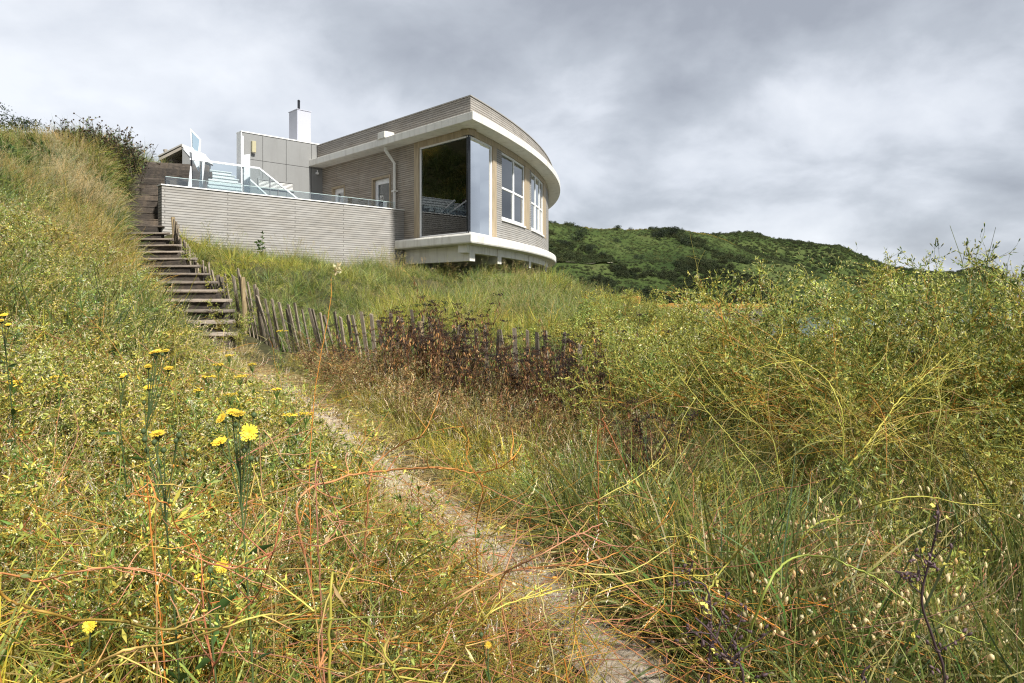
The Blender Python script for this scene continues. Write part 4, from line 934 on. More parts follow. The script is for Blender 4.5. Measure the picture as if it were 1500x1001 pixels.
# ------------------------------------------------------------------ scattering: one object of countless small plants per kind
def scatter(name, protos, pos, scl, tint, tilt=0.12, mat=None, lean=None):
    n = len(pos); mat = mat or M['stuff']
    pobs = [bpy.data.objects.new(name + '_kind', p.mesh(name + '_kind', mat)) for p in protos]
    me = bpy.data.meshes.new(name); me.vertices.add(n); me.vertices.foreach_set('co', np.asarray(pos, np.float32).ravel())
    rot = np.c_[rng.normal(0, tilt, n), rng.normal(0, tilt, n), rng.uniform(0, 6.283, n)]
    if lean is not None: rot[:, 0] += lean[0]; rot[:, 1] += lean[1]
    sc3 = scl[:, None] * np.c_[np.ones(n), np.ones(n), rng.uniform(.85, 1.15, n)]
    for nm, ty, key, val in (('rot', 'FLOAT_VECTOR', 'vector', rot), ('scl', 'FLOAT_VECTOR', 'vector', sc3), ('tint', 'FLOAT_VECTOR', 'vector', tint), ('idx', 'INT', 'value', rng.integers(0, len(protos), n))):
        a = me.attributes.new(nm, ty, 'POINT'); a.data.foreach_set(key, np.asarray(val, np.int32 if ty == 'INT' else np.float32).ravel())
    me.materials.append(mat)
    o = bpy.data.objects.new(name, me); COL.objects.link(o); tag(o, kind='stuff')
    ng = bpy.data.node_groups.new(name + ' spread', 'GeometryNodeTree')
    ng.interface.new_socket('Geometry', in_out='INPUT', socket_type='NodeSocketGeometry'); ng.interface.new_socket('Geometry', in_out='OUTPUT', socket_type='NodeSocketGeometry')
    N_ = ng.nodes.new; Lk = ng.links.new; gi_, go = N_('NodeGroupInput'), N_('NodeGroupOutput'); iop = N_('GeometryNodeInstanceOnPoints'); jn = N_('GeometryNodeJoinGeometry')
    for p in pobs:
        oi = N_('GeometryNodeObjectInfo'); oi.inputs[0].default_value = p; g2 = N_('GeometryNodeGeometryToInstance'); Lk(oi.outputs['Geometry'], g2.inputs[0]); Lk(g2.outputs[0], jn.inputs[0])
    def na(nm, ty):
        q = N_('GeometryNodeInputNamedAttribute'); q.data_type = ty; q.inputs[0].default_value = nm; return q.outputs[0]
    er = N_('FunctionNodeEulerToRotation'); Lk(na('rot', 'FLOAT_VECTOR'), er.inputs[0])
    Lk(gi_.outputs[0], iop.inputs['Points']); Lk(jn.outputs[0], iop.inputs['Instance']); iop.inputs['Pick Instance'].default_value = True
    Lk(na('idx', 'INT'), iop.inputs['Instance Index']); Lk(er.outputs[0], iop.inputs['Rotation']); Lk(na('scl', 'FLOAT_VECTOR'), iop.inputs['Scale']); Lk(iop.outputs[0], go.inputs[0])
    md = o.modifiers.new('spread', 'NODES'); md.node_group = ng
    return o
def sample(n, px0, px1, d0, d1, k=1.0):
    """ground points over a wedge of the view; k = 2 spreads evenly per square metre, less than 2 puts more near by"""
    u = rng.random(n); d = (d0 ** k + u * (d1 ** k - d0 ** k)) ** (1 / k); px = rng.uniform(px0, px1, n)
    x = (px - 750) / F * d; return x, d, px
fdx = lambda px: np.interp(px, fpx, fd)
def inside_house(x, y):
    s, t = st_coords(x, y)
    deck = (t > 3.12) & (s > -7.25 + 0.33 * np.clip(t - 3.2, 0, 99)) & (t < 20)
    dm = np.hypot(x - MC[0], y - MC[1]); hs = (dm < RAD - .5) & (s > 0.2) & (t > -6)
    return deck | hs
def place(x, y, px, keep, sink=0.0):
    x, y = x[keep], y[keep]; z = zt(x, y) - sink; return np.c_[x, y, z]
def tints(n, lo=.75, hi=1.25, warm=.1):
    v = rng.uniform(lo, hi, n); w = rng.normal(0, warm, n); return np.c_[v * (1 + w), v, v * (1 - w * .8)]
# ------------------------------------------------------------------ what grows where (countless small plants)
def clear(x, y, hwp=0.34, st_=0.62):
    dp_, _ = polydist(x, y, pathc); ds, _ = polydist(x, y, np.r_[lowp, [[-9.1, 16.1], [-10.35, 18.8]]])
    return (dp_ > hwp * np.interp(y, [3, 7, 8.2, 10], [.75, 1.0, 1.5, 2.3]) + 0.25 * (vnoise(x, y, .35, 21) - .5)) & (ds > st_) & ~inside_house(x, y)
def patch(x, y, sc, seed): return vnoise(x, y, sc, seed) * .65 + vnoise(x, y, sc * .4, seed + 1) * .35
def behind_fence(x, y, px): return (px > 250) & (y > fdx(px) + .05)
K = 1.0
def low(x, y):           # growth is trodden short beside the path
    dp_, _ = polydist(x, y, pathc); return np.interp(dp_ / np.interp(y, [3, 7, 9.5], [1, 1.3, 2.0]), [.25, .5, 1.1], [.28, .45, 1.0])
# lush dune grass between the fence and the house
pr = [grass(40, .45, 1.05, .10, .0098, (GREEN, LIME * .8, LIME, BLUE, GREEN * .7), (LIME, STRAW, LIME, PALE), .5, 1.7) for _ in range(6)]
x, y, px = sample(int(11500 * K), 238, 1000, 9.5, 34, 1.35); k = clear(x, y, .5, .8) & behind_fence(x, y, px) & (patch(x, y, 1.6, 31) > .2)
p = place(x, y, px, k); t = tints(len(p), .6, 1.45); g = smooth(.5, .68, patch(p[:, 0], p[:, 1], 2.2, 33))[:, None]; t = t * (1 - g) + t * g * [1.6, 1.35, .9]
s_h, t_h = st_coords(p[:, 0], p[:, 1]); nearh = np.maximum(smooth(2.2, .6, np.hypot(p[:, 0] - MC[0], p[:, 1] - MC[1]) - RAD) * (t_h < 3.2) * (t_h > -14), smooth(1.6, .3, 3.2 - t_h) * (s_h < .5) * (t_h < 3.3))   # kept short by the slab and wall
scatter('dune_grass', pr, p, np.clip(rng.uniform(.5, 1.0, len(p)) * (.5 + 1.0 * patch(p[:, 0], p[:, 1], 1.1, 37)), .3, 1.3) * (1 - .45 * nearh), t, .2, lean=(0.0, 0.25))
# drier, finer grass with seed heads in the same slope
pr = [stalks(16, .5, .95, .12, 'panicle', .35, (STRAW, LIME), (PALE, STRAW, LIME * 1.3)) for _ in range(4)]
x, y, px = sample(int(1500 * K), 250, 1050, 10, 28, 1.4); k = clear(x, y) & behind_fence(x, y, px) & (patch(x, y, 2, 35) > .48); p = place(x, y, px, k)
scatter('flowering_grass', pr, p, rng.uniform(.7, 1.0, len(p)), tints(len(p)), .2)
# left hillside
pr = [grass(34, .4, .85, .11, .009, (GREEN * .8, OLIVE, GREEN, BLUE * .8), (STRAW, LIME, OLIVE), .45, 1.5) for _ in range(5)]
x, y, px = sample(int(9000 * K), -260, 246, 5.0, 33, 1.35); k = clear(x, y, .45, .7); p = place(x, y, px, k)
t = tints(len(p), .65, 1.2) * (.55 + .9 * patch(p[:, 0], p[:, 1], 1.3, 45))[:, None]; g = smooth(.52, .68, patch(p[:, 0], p[:, 1], 1.8, 41))[:, None]; t = t * (1 - g) + t * g * [2.6, 1.75, 1.3]
scatter('dune_grass', pr, p, rng.uniform(.55, 1.0, len(p)) * (.5 + 1.0 * patch(p[:, 0], p[:, 1], .9, 43)), t, .2, lean=(-.1, .2))
L_ = rng.uniform(.28, 1, 420); ax = np.interp(L_, [0, .35, .5, 1], [-7.4, -8.55, -9.1, -10.7]); ay = np.interp(L_, [0, .35, .5, 1], [13.8, 15.3, 16.1, 19.4]); o_ = rng.uniform(.5, 1.1, 420); x = ax - o_; y = ay - .25 * o_   # tussocks hanging over the left edge of the steps
p = np.c_[x, y, np.maximum(zt(x, y), np.interp(L_, [0, .35, .5, 1], [.85, 1.4, 1.75, 3.5]) - .05) + .12]
scatter('dune_grass', pr, p, rng.uniform(.7, 1.05, 420), tints(420, .7, 1.4) * [1.15, 1.05, .9], .25, lean=(-.05, .3))
pr = [stalks(15, .45, .85, .14, 'panicle', .3, (STRAW, YEL), (PALE, STRAW, TAN)) for _ in range(4)]
x, y, px = sample(int(2300 * K), -260, 240, 5.5, 20, 1.4); k = clear(x, y, .45, .75) & (patch(x, y, 1.8, 41) > .47); p = place(x, y, px, k)
scatter('flowering_grass', pr, p, rng.uniform(.7, 1.05, len(p)), tints(len(p), .8, 1.3), .2)
# yellow-green herbs and dry stalks on the lower left slope
pr = [weed(.62, 13, (LIME, LIME, YEL * .8, OLIVE, PALE * .7), (YEL, STRAW, LIME), (CREAM, LEMON, PALE, LEMON), .028, .0078, 15, 4) for _ in range(6)]
x, y, px = sample(int(3000 * K), -260, 470, 3.4, 11.5, 1.5); k = clear(x, y, .42, .66) & ~behind_fence(x, y, px) & ((fdx(px) - y > 1.0) | (px < 235)) & (patch(x, y, 1.1, 51) > .3) & (y < 11.6 - .012 * np.clip(200 - px, 0, 400)); p = place(x, y, px, k)
scatter('low_herbs', pr, p, low(p[:, 0], p[:, 1]) * rng.uniform(.5, 1.0, len(p)) * (.55 + .9 * patch(p[:, 0], p[:, 1], .7, 53)), tints(len(p), .75, 1.35, .12), .2)
pr = [stalks(12, .3, .6, .13, 'spike', .4) for _ in range(3)] + [stalks(11, .3, .65, .13, 'panicle', .4, (STRAW, YEL, LIME), (PALE, STRAW, YEL)) for _ in range(3)]
x, y, px = sample(int(1700 * K), -260, 760, 2.2, 11, 1.45); k = clear(x, y, .42, .6) & ~behind_fence(x, y, px) & ((fdx(px) - y > .9) | (px < 235)); p = place(x, y, px, k)
scatter('dry_stalks', pr, p, low(p[:, 0], p[:, 1]) * rng.uniform(.6, 1.05, len(p)), tints(len(p), .8, 1.3, .1), .25)
# foreground grass either side of the path
pr = [grass(26, .22, .62, .07, .0075, (GREEN, LIME, LIME * .8, BLUE, YEL * .8), (LIME, STRAW, YEL), .6, 1.9) for _ in range(6)]
x, y, px = sample(int(5000 * K), -330, 1000, 1.5, 9.5, 1.45); k = clear(x, y, .36, .6) & ~behind_fence(x, y, px) & ((fdx(px) - y > .6) | (px < 235) | (rng.random(len(x)) < .25)); p = place(x, y, px, k)
t = tints(len(p), .7, 1.3, .12); g = smooth(.5, .75, patch(p[:, 0], p[:, 1], .9, 61))[:, None]; t = t * (1 - g) + t * g * [1.9, 1.5, 1.0]
scatter('meadow_grass', pr, p, low(p[:, 0], p[:, 1]) * rng.uniform(.6, 1.1, len(p)) * (.5 + 1.0 * patch(p[:, 0], p[:, 1], .6, 63)), t, .25)
# greener, longer grass to the right of the path
pr = [grass(28, .3, .8, .09, .0068, (GREEN * .8, BLUE * .9, OLIVE, GREEN, LIME * .7), (LIME, OLIVE, STRAW, STRAW), .62, 1.9) for _ in range(6)]
x, y, px = sample(int(5000 * K), 640, 1800, 1.6, 9.5, 1.45); dpp, _ = polydist(x, y, pathc); k = clear(x, y, .4) & ~behind_fence(x, y, px) & (x > np.interp(y, pathc[:, 1], pathc[:, 0])) & ((rng.random(len(x)) < .2) | ~((px > 480) & (px < 950) & (y > 4.9))); p = place(x, y, px, k)
scatter('long_grass', pr, p, rng.uniform(.65, 1.1, len(p)) * (.5 + 1.0 * patch(p[:, 0], p[:, 1], .7, 65)), tints(len(p), .65, 1.2, .1), .25)
pr = [stalks(13, .35, .75, .13, 'spike', .5, (STRAW, TAN, YEL), (PALE, TAN, PINK), 1.2) for _ in range(4)]
x, y, px = sample(int(950 * K), 700, 1750, 2.0, 8, 1.45); k = clear(x, y, .35) & ~behind_fence(x, y, px); p = place(x, y, px, k)
scatter('dry_stalks', pr, p, low(p[:, 0], p[:, 1]) * rng.uniform(.6, 1.05, len(p)), tints(len(p), .8, 1.2, .1), .3)
# hare's-tail heads at the lower right
pr = [stalks(9, .3, .5, .10, 'tail', .45, (STRAW, PALE), (PALE, PALE * 1.08, TAN * 1.5), 1.0) for _ in range(4)]
x, y, px = sample(int(100 * K), 1040, 1430, 2.2, 3.9, 1.6); k = clear(x, y, .3); p = place(x, y, px, k); scatter('tail_grass', pr, p, rng.uniform(.7, 1.1, len(p)), tints(len(p), .9, 1.2, .05), .25)
# tall straggling herbs: right bank, and the fence line
pr = [weed(.95, 18, (LIME, OLIVE * 1.3, LIME, YEL * .8), (YEL, OLIVE * 1.3, ORANGE * .7), (LEMON, CREAM, LEMON), .045, .015, 16, 5, twigs=4, stemr=.0034) for _ in range(6)]
x, y, px = sample(int(2900 * K), 800, 1800, 6.5, 20, 1.2); k = clear(x, y) & ((y > fdx(px) + .25) | (px > 1000)) & (px > 830 + 12 * np.clip(y - 12, 0, 9)); p = place(x, y, px, k)
scatter('tall_herbs', pr, p, rng.uniform(.55, 1.0, len(p)), tints(len(p), .8, 1.3, .1), .18)
x, y, px = sample(int(60 * K), 900, 1800, 3.2, 6.5, 1.4); k = clear(x, y, .9); p = place(x, y, px, k); scatter('tall_herbs', pr[:4], p, rng.uniform(.35, .8, len(p)), tints(len(p), .7, 1.15, .1), .3)
# russet dock-like weeds along the foot of the fence
pr = [weed(.6, 12, (TAN * .9, BROWN * 2.0, OLIVE, STRAW * .8, TAN * .6), (TAN * .8, BROWN * 1.6, YEL * .7), (PALE, TAN, STRAW), .03, .009, 11, 4) for _ in range(4)]
x, y, px = sample(int(1200 * K), 380, 1000, 4.3, 11.5, 1.5); gap = fdx(px) - y; k = clear(x, y, .45) & (gap > np.where(px < 560, 1.1, .35)) & (gap < 3.6) & (rng.random(len(x)) < .8) & (x > np.interp(y, pathc[:, 1], pathc[:, 0])); p = place(x, y, px, k)
scatter('russet_weeds', pr, p, rng.uniform(.5, 1.05, len(p)), tints(len(p), .8, 1.3, .1), .25)
# wiry orange and pink tangles
pr = [dodder(9, .6, .28, (ORANGE, PINK, YEL, PINK * 1.15, LIME)) for _ in range(6)]
x, y, px = sample(int(330 * K), -250, 640, 1.9, 5.2, 1.3); k = clear(x, y, .62) & (patch(x, y, .8, 71) > .38); p = place(x, y, px, k); scatter('wiry_tangle', pr, p, rng.uniform(.6, 1.1, len(p)), tints(len(p), .8, 1.2, .08), .3)
x, y, px = sample(int(240 * K), 480, 1250, 1.9, 3.3, 1.3); k = clear(x, y, .3); p = place(x, y, px, k); scatter('wiry_tangle', pr, p, rng.uniform(.5, 1.0, len(p)), tints(len(p), .8, 1.2, .08), .3)
pr2 = [dodder(9, .8, .35, (YEL, ORANGE * .9, YEL * .8, STRAW)) for _ in range(4)]
x, y, px = sample(int(80 * K), 1000, 1750, 4.2, 6.2, 1.3); p = place(x, y, px, clear(x, y)); p[:, 2] += rng.uniform(.1, .75, len(p)); scatter('wiry_tangle', pr2, p, rng.uniform(.7, 1.2, len(p)), tints(len(p), .8, 1.2, .08), .4)
# dead straw lying on the path and its margins
pr = [deadfern(26) for _ in range(5)]
L_ = rng.uniform(0, 1, int(1700 * K)); pi_ = (L_ ** .8 * 79).astype(int); o_ = rng.normal(0, .36, len(L_)); x = pc_[pi_, 0] + nn[pi_, 0] * o_; y = pc_[pi_, 1] + nn[pi_, 1] * o_
k = (np.abs(o_) > .02 + .25 * rng.random(len(o_))); p = place(x, y, None, k); p[:, 2] += .015; scatter('dry_litter', pr, p, rng.uniform(.5, 1.1, len(p)), tints(len(p), .8, 1.25, .06), .08)
pr = [grass(16, .06, .2, .05, .003, (STRAW, LIME, TAN, OLIVE), (STRAW, PALE), .8, 1.2) for _ in range(4)]
o_ = rng.normal(0, .5, 1900) ; pi_ = rng.integers(0, 80, 1900); x = pc_[pi_, 0] + nn[pi_, 0] * o_; y = pc_[pi_, 1] + nn[pi_, 1] * o_; p = place(x, y, None, np.abs(o_) > .08); scatter('short_grass', pr, p, rng.uniform(.6, 1.2, len(p)), tints(len(p), .8, 1.2, .08), .3)
# bracken and gorse that cover the far hillside
pr = [clump(1.2, 420, .26, (col(.05, .07, .021), col(.068, .09, .027), col(.095, .115, .04))) for _ in range(5)]
n_ = int(7500 * K); pxh = rng.uniform(760, 1200, n_); vh = rng.uniform(.02, 1.0, n_) ; ok = ~((vh > .318) & (vh < .392) & (pxh < 905)); pxh, vh = pxh[ok], vh[ok]; n_ = len(vh); x, y, z = hill_pt(pxh, vh, 'A'); p = np.c_[x, y, z - .2]
zone = patch(x, y, 22, 81); t = tints(n_, .75, 1.2, .08) * np.where(zone > .55, .65, 1.0)[:, None] * np.where(vh < .33, .7, 1.0)[:, None] * np.where((zone < .42) & (vh > .4), 1.4, 1.0)[:, None] * np.where(((vh > .86) & (zone < .5))[:, None], [2.6, 1.7, 1.2], [1, 1, 1])  # scrub below the track tinted darker: cloud shade put into its colour
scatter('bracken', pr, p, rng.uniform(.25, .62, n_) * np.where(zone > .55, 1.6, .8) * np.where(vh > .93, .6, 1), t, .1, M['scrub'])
n_ = int(5200 * K); pxh = rng.uniform(985, 1478, n_); vh = rng.uniform(.1, 1.0, n_); x, y, z = hill_pt(pxh, vh, 'B'); p = np.c_[x, y, z - .2]
zone = patch(x, y, 25, 83); scatter('bracken', pr, p, rng.uniform(.35, .9, n_) * np.where(vh > .93, .6, 1), tints(n_, .7, 1.15, .08) * np.where(zone > .5, .7, 1.05)[:, None], .1, M['scrub'])
# dark leafy undergrowth on the crest of the left bank, weeds spilling over the steps
pr = [weed(.5, 14, (DKG * 1.3, GREEN * .6, DKG, OLIVE * .8), (OLIVE * .7, DKG), (OLIVE, DKG), .06, .024, 22, 2) for _ in range(4)]
x, y, px = sample(1100, -80, 212, 11.5, 18.5, 1.5); k = clear(x, y, .4, .55) & (zt(x, y) / y * F > 165); p = place(x, y, px, k); scatter('leafy_undergrowth', pr, p, rng.uniform(.5, .95, len(p)), tints(len(p), .9, 1.7, .15), .2)
pr = [weed(.5, 12, (LIME, LIME, OLIVE, YEL * .8), (YEL, STRAW, LIME), (CREAM, LEMON, PALE), .036, .012, 12, 5) for _ in range(4)]
L_ = rng.random(150) ** 1.8; q = along(lowp, 60)[(L_ * 45).astype(int)]; o_ = np.where(rng.random(150) < .88, -1, 1) * rng.uniform(.52, .9, 150); x = q[:, 0] + o_; y = q[:, 1] - .1 * o_; p = np.c_[x, y, np.maximum(zt(x, y), np.interp(L_ * 45 / 59, [0, 1], [-.75, 1.3]) - .1)]
scatter('step_weeds', pr, p, rng.uniform(.45, .9, 150), tints(150, .8, 1.3), .3)
# straw coloured band across the upper bank, pale dry heads sprinkled through the foreground
pr = [stalks(18, .4, .75, .15, 'panicle', .3, (STRAW, PALE * .8), (PALE, PALE * 1.1, STRAW)) for _ in range(4)]
x, y, px = sample(900, 60, 235, 12, 18, 1.5); k = clear(x, y, .4, .55) & (np.abs(zt(x, y) / y * F - (165 - .5 * (px - 80))) < 34); p = place(x, y, px, k); scatter('flowering_grass', pr, p, rng.uniform(.7, 1.1, len(p)), tints(len(p), .9, 1.3), .25)
pr = [stalks(8, .25, .55, .12, 'spike', .45, (STRAW, LIME, YEL), (PALE * 1.15, col(.72, .6, .46), PALE)) for _ in range(4)]
x, y, px = sample(900, -250, 980, 2.1, 7.5, 1.5); k = clear(x, y, .5, .6) & ~behind_fence(x, y, px); p = place(x, y, px, k); scatter('dry_stalks', pr, p, rng.uniform(.7, 1.15, len(p)), tints(len(p), .9, 1.3, .05), .3)
pr = []
for q in range(3):
    m_ = PM()
    for k in range(5): m_.bead(np.array([U(-.1, .1), U(-.1, .1), .003]), U(.006, .016), U(.012, .03), rng.normal(size=3), pick(col(.30, .26, .22), col(.42, .38, .33), col(.22, .19, .16)), None, 6)
    pr.append(m_)
o_ = rng.normal(0, .25, 500); pi_ = rng.integers(0, 80, 500); p = place(pc_[pi_, 0] + nn[pi_, 0] * o_, pc_[pi_, 1] + nn[pi_, 1] * o_, None, np.abs(o_) < .5); p[:, 2] += .02; scatter('pebbles', pr, p, rng.uniform(.5, 1.2, len(p)), tints(len(p), .8, 1.2, .03), .05)
# taller loose weeds close by on the left, gold green
pr = [weed(.75, 12, (LIME, LIME * .8, YEL, GREEN), (LIME, YEL, ORANGE * .9), (LEMON, CREAM, PALE), .04, .009, 10, 5, twigs=3, stemr=.0026) for _ in range(5)]
x, y, px = sample(330, -250, 600, 1.9, 5.5, 1.4); k = clear(x, y, .75); p = place(x, y, px, k); scatter('loose_weeds', pr, p, rng.uniform(.45, .95, len(p)), tints(len(p), .8, 1.35, .1), .3)
x, y, px = sample(260, 560, 1000, 2.2, 5.2, 1.4); k = clear(x, y, .5) & (x > np.interp(y, pathc[:, 1], pathc[:, 0])); p = place(x, y, px, k); scatter('loose_weeds', pr, p, rng.uniform(.3, .75, len(p)), tints(len(p), .8, 1.3, .15), .35)
# ------------------------------------------------------------------ plants one can tell apart
def gz(x, y): return float(zt(np.array([float(x)]), np.array([float(y)]))[0])
def put(px, d): x = (px - 750) / F * d; return np.array([x, d, gz(x, d)])
def plant_thing(name, parts, loc, label, cat, group=None, scale=1.0, rot=0.0):
    """parts: [(name, mesh)]; an Empty at the foot of the plant with the meshes under it"""
    o = bpy.data.objects.new(name, None); COL.objects.link(o); o.location = tuple(map(float, loc)); o.scale = (scale,) * 3; o.rotation_euler = (0, 0, rot); tag(o, label, cat, group)
    for nm, me in parts: c = bpy.data.objects.new(nm, me); COL.objects.link(c); c.parent = o
    return o
def hgt(me):
    v = np.zeros(len(me.vertices) * 3, np.float32); me.vertices.foreach_get('co', v); return float(np.percentile(v[2::3], 97))
# bank of twiggy bushes at the right
bv = []
for i in range(5):
    a, b = bush(1.7, 1.2, 11, ((LIME, LIME * .85, OLIVE * 1.4, YEL * .75), (LIME * .8, GREEN * 1.2, OLIVE * 1.3, LIME), (LIME * 1.2, LIME, LIME * 1.3, CREAM * .7))[i % 3], (YEL, YEL * .8, OLIVE * 1.2, ORANGE * .75), (LEMON, CREAM, LEMON), i)
    ma, mf = a.mesh('stems', M['vine']), b.mesh('foliage', M['plant']); bv.append((ma, mf, hgt(mf)))
top = lambda px: np.interp(px, [930, 1000, 1060, 1110, 1160, 1260, 1360, 1460, 1600], [490, 462, 436, 412, 402, 396, 400, 396, 392])
rows = [(6.2, [985, 1065, 1145, 1225, 1310, 1395, 1480, 1570, 1680], 22), (7.3, [960, 1030, 1095, 1165, 1240, 1320, 1400, 1480, 1560, 1650], 2)]
nb_ = 0
BL = {0: 'twiggy yellow-green bush at the front of the right-hand thicket, bare stems showing', 1: 'airy yellow-green bush with pale flowers along the skyline of the thicket'}
for r, (d, pxs, dy_) in enumerate(rows):
    for px in pxs:
        px = px + U(-18, 18); dd = d + U(-.4, .4); g = put(px, dd); ma, mf, h = bv[(2, 3, 2, 1)[nb_ % 4] if r == 1 else (0, 1, 3, 4)[nb_ % 4]]; nb_ += 1
        want = (HZ - (top(px) + dy_ + U(-8, 14))) / F * dd - g[2]
        plant_thing('bush', [('stems', ma), ('foliage', mf)], g, BL[r], 'bush', 'yellow-green bushes of the right-hand thicket, row %d' % (r + 1), want / h, U(0, 6.28))
# tall pod stalks against the sky above the thicket
def podstalk(H_, n=9, podc=(OLIVE, DKG * 1.4, LIME * .7), stemc=OLIVE):
    m = PM(); main = curve((0, 0, -.05), dirv(U(0, 6.28), U(1.25, 1.5)), H_, 9, .1, .07); m.tube(main, .004, .0012, stemc, stemc, 4)
    for b in range(n):
        f = U(.45, 1); k = min(8, int(f * 9)); br = curve(mixc(main[k], main[k + 1], U(0, 1)), dirv(U(0, 6.28), U(.4, 1.3)), U(.1, .34), 5, -.2, .14); m.tube(br, .0016, .0008, stemc, stemc)
        for q in range(int(rng.integers(4, 9))):
            i = int(rng.integers(1, 6)); dd = nrm(br[i] - br[i - 1]) * .7 + rng.normal(size=3) * .4 + [0, 0, .3]; m.tube([br[i], br[i] + nrm(dd) * .02], .0006, .0006, stemc, stemc); m.bead(br[i] + nrm(dd) * .036, .0036, U(.024, .04), dd, pick(*podc), STRAW, 5)
    return m
pv = [podstalk(1.75).mesh('pod_stalk', M['vine']) for _ in range(4)]
for i, (px, d, yt) in enumerate(((1235, 5.6, 362), (1262, 5.8, 350), (1305, 5.5, 352), (1352, 5.6, 352), (1378, 5.4, 360), (1412, 5.2, 352), (1440, 5.3, 350), (1476, 5.2, 344), (1200, 5.9, 378), (1168, 6.2, 368))):
    g = put(px, d); me = pv[i % 4]; o = bpy.data.objects.new('pod_stalk', me); COL.objects.link(o); o.location = g; o.scale = (((HZ - yt) / F * d - g[2]) / hgt(me) * .97,) * 3; o.rotation_euler = (U(-.08, .08), U(.0, .12), U(0, 6.28))
    tag(o, 'slender stalk with dark upright pods standing above the right-hand thicket against the sky', 'plant stalk', 'pod stalks against the sky')
# the thicket's long bare stems
def spline(pts, n=40):
    pts = np.array(pts, float); t = np.r_[0, np.cumsum(np.linalg.norm(np.diff(pts, axis=0), axis=1))]; tt = np.linspace(0, t[-1], n); P0 = np.vstack([2 * pts[0] - pts[1], pts, 2 * pts[-1] - pts[-2]]); outp = []
    for q in tt:
        i = min(len(pts) - 2, max(0, int(np.searchsorted(t, q, 'right') - 1))); u = (q - t[i]) / (t[i + 1] - t[i] + 1e-9); a, b, c_, e = P0[i], P0[i + 1], P0[i + 2], P0[i + 3]
        outp.append(.5 * ((2 * b) + (-a + c_) * u + (2 * a - 5 * b + 4 * c_ - e) * u * u + (-a + 3 * b - 3 * c_ + e) * u ** 3))
    return outp
def vine(pix, d, r0, r1, c0, c1, label, cat='plant stem', group=None, name='trailing_stem', twigs=10, beads=True, dvar=.12, root=None, end_root=False, twl=.1):
    ds = d if isinstance(d, (list, tuple)) else [d + dvar * math.sin(1.7 * i + px_ * .01) for i, (px_, _) in enumerate(pix)]
    pts = [P(px, py, q) + rng.normal(size=3) * .004 * q for (px, py), q in zip(pix, ds)]
    if root is not None:                      # the stem comes up from the ground
        gx_, gy_ = pts[0][0] + root[0], pts[0][1] + root[1]; pts = [np.array([gx_, gy_, gz(gx_, gy_) - .03]), (np.array([gx_, gy_, gz(gx_, gy_)]) * .45 + pts[0] * .55)] + pts
    m = PM(); sp = [p + rng.normal(size=3) * r0 * .22 for p in spline(pts, 16 + 6 * len(pts))]; m.tube(sp, r0 * .8, r1 * .5, c0, c1, 6)
    for k in range(max(2, twigs // 3)):
        i = int(U(.05, .95) * (len(sp) - 2)); m.leaf(sp[i], rng.normal(size=3) + [0, 0, -.4], U(.02, .05), U(.005, .012), pick(STRAW, TAN, OLIVE, YEL) * U(.7, 1.2))
    for k in range(twigs):
        i = int(U(.25, .98) * (len(sp) - 2)); dd = nrm(sp[i + 1] - sp[i]) * .7 + rng.normal(size=3) * .7; tw = curve(sp[i], dd, twl * U(.5, 1.8), 5, -.1, .12); c = mixc(c0, c1, i / len(sp)) * U(.85, 1.2); m.tube(tw, r1 * .8, r1 * .35, c, pick(c1, YEL, PINK), 4)
        if beads:
            for b in range(int(rng.integers(0, 3))):
                q = tw[int(rng.integers(2, 6))]; e = q + nrm(rng.normal(size=3)) * .012; m.bead(e, U(.0014, .003), U(.008, .018), e - q, pick(YEL * 1.1, LIME * 1.2, ORANGE, PALE * .8), ORANGE, 5)
    off = pts[0]; o = m.obj(name, M['vine'], None, off); o.location = off; tag(o, label, cat, group); return o
gt = 'bare arching stems of the thicket'
vine([(1129, 790), (1115, 708), (1079, 657), (1042, 602), (1010, 560), (985, 540)], [4.0, 4.0, 4.1, 4.2, 4.4, 4.6], .008, .003, LIME * .8, YEL, 'pale green bare stem arching up from the grass, lowest at the thicket edge', group=gt, name='bare_stem', beads=False, twl=.3, root=(.03, .1))
vine([(1161, 744), (1143, 698), (1129, 648), (1088, 607), (1056, 574), (1020, 520)], [4.2, 4.2, 4.25, 4.4, 4.5, 4.7], .009, .003, LIME * .7, YEL, 'green bare stem bent like a bow at the front of the thicket', group=gt, name='bare_stem', beads=False, twl=.3, root=(.02, .1))
vine([(1180, 749), (1226, 689), (1272, 648), (1313, 597), (1345, 560), (1390, 520)], [4.2, 4.2, 4.25, 4.35, 4.5, 4.6], .011, .003, YEL * .75, YEL * .9, 'thick brownish stem leaning to the right out of the grass', group=gt, name='bare_stem', beads=False, twigs=22, twl=.4, root=(-.05, .1))
vine([(1240, 690), (1240, 671), (1235, 611), (1212, 565), (1184, 538), (1120, 505)], [4.3, 4.3, 4.3, 4.4, 4.5, 4.7], .010, .003, LIME, YEL * 1.1, 'yellow stem rising straight and then bending left in the thicket', group=gt, name='bare_stem', beads=False, twigs=14, twl=.35, root=(.02, .1))
vine([(1350, 730), (1354, 662), (1370, 597), (1385, 560), (1420, 500)], [4.1, 4.1, 4.2, 4.3, 4.4], .008, .0025, LIME * .8, YEL, 'upright green stem fanning into orange twigs in the thicket', group=gt, name='bare_stem', beads=False, twigs=24, twl=.4, root=(.02, .1))
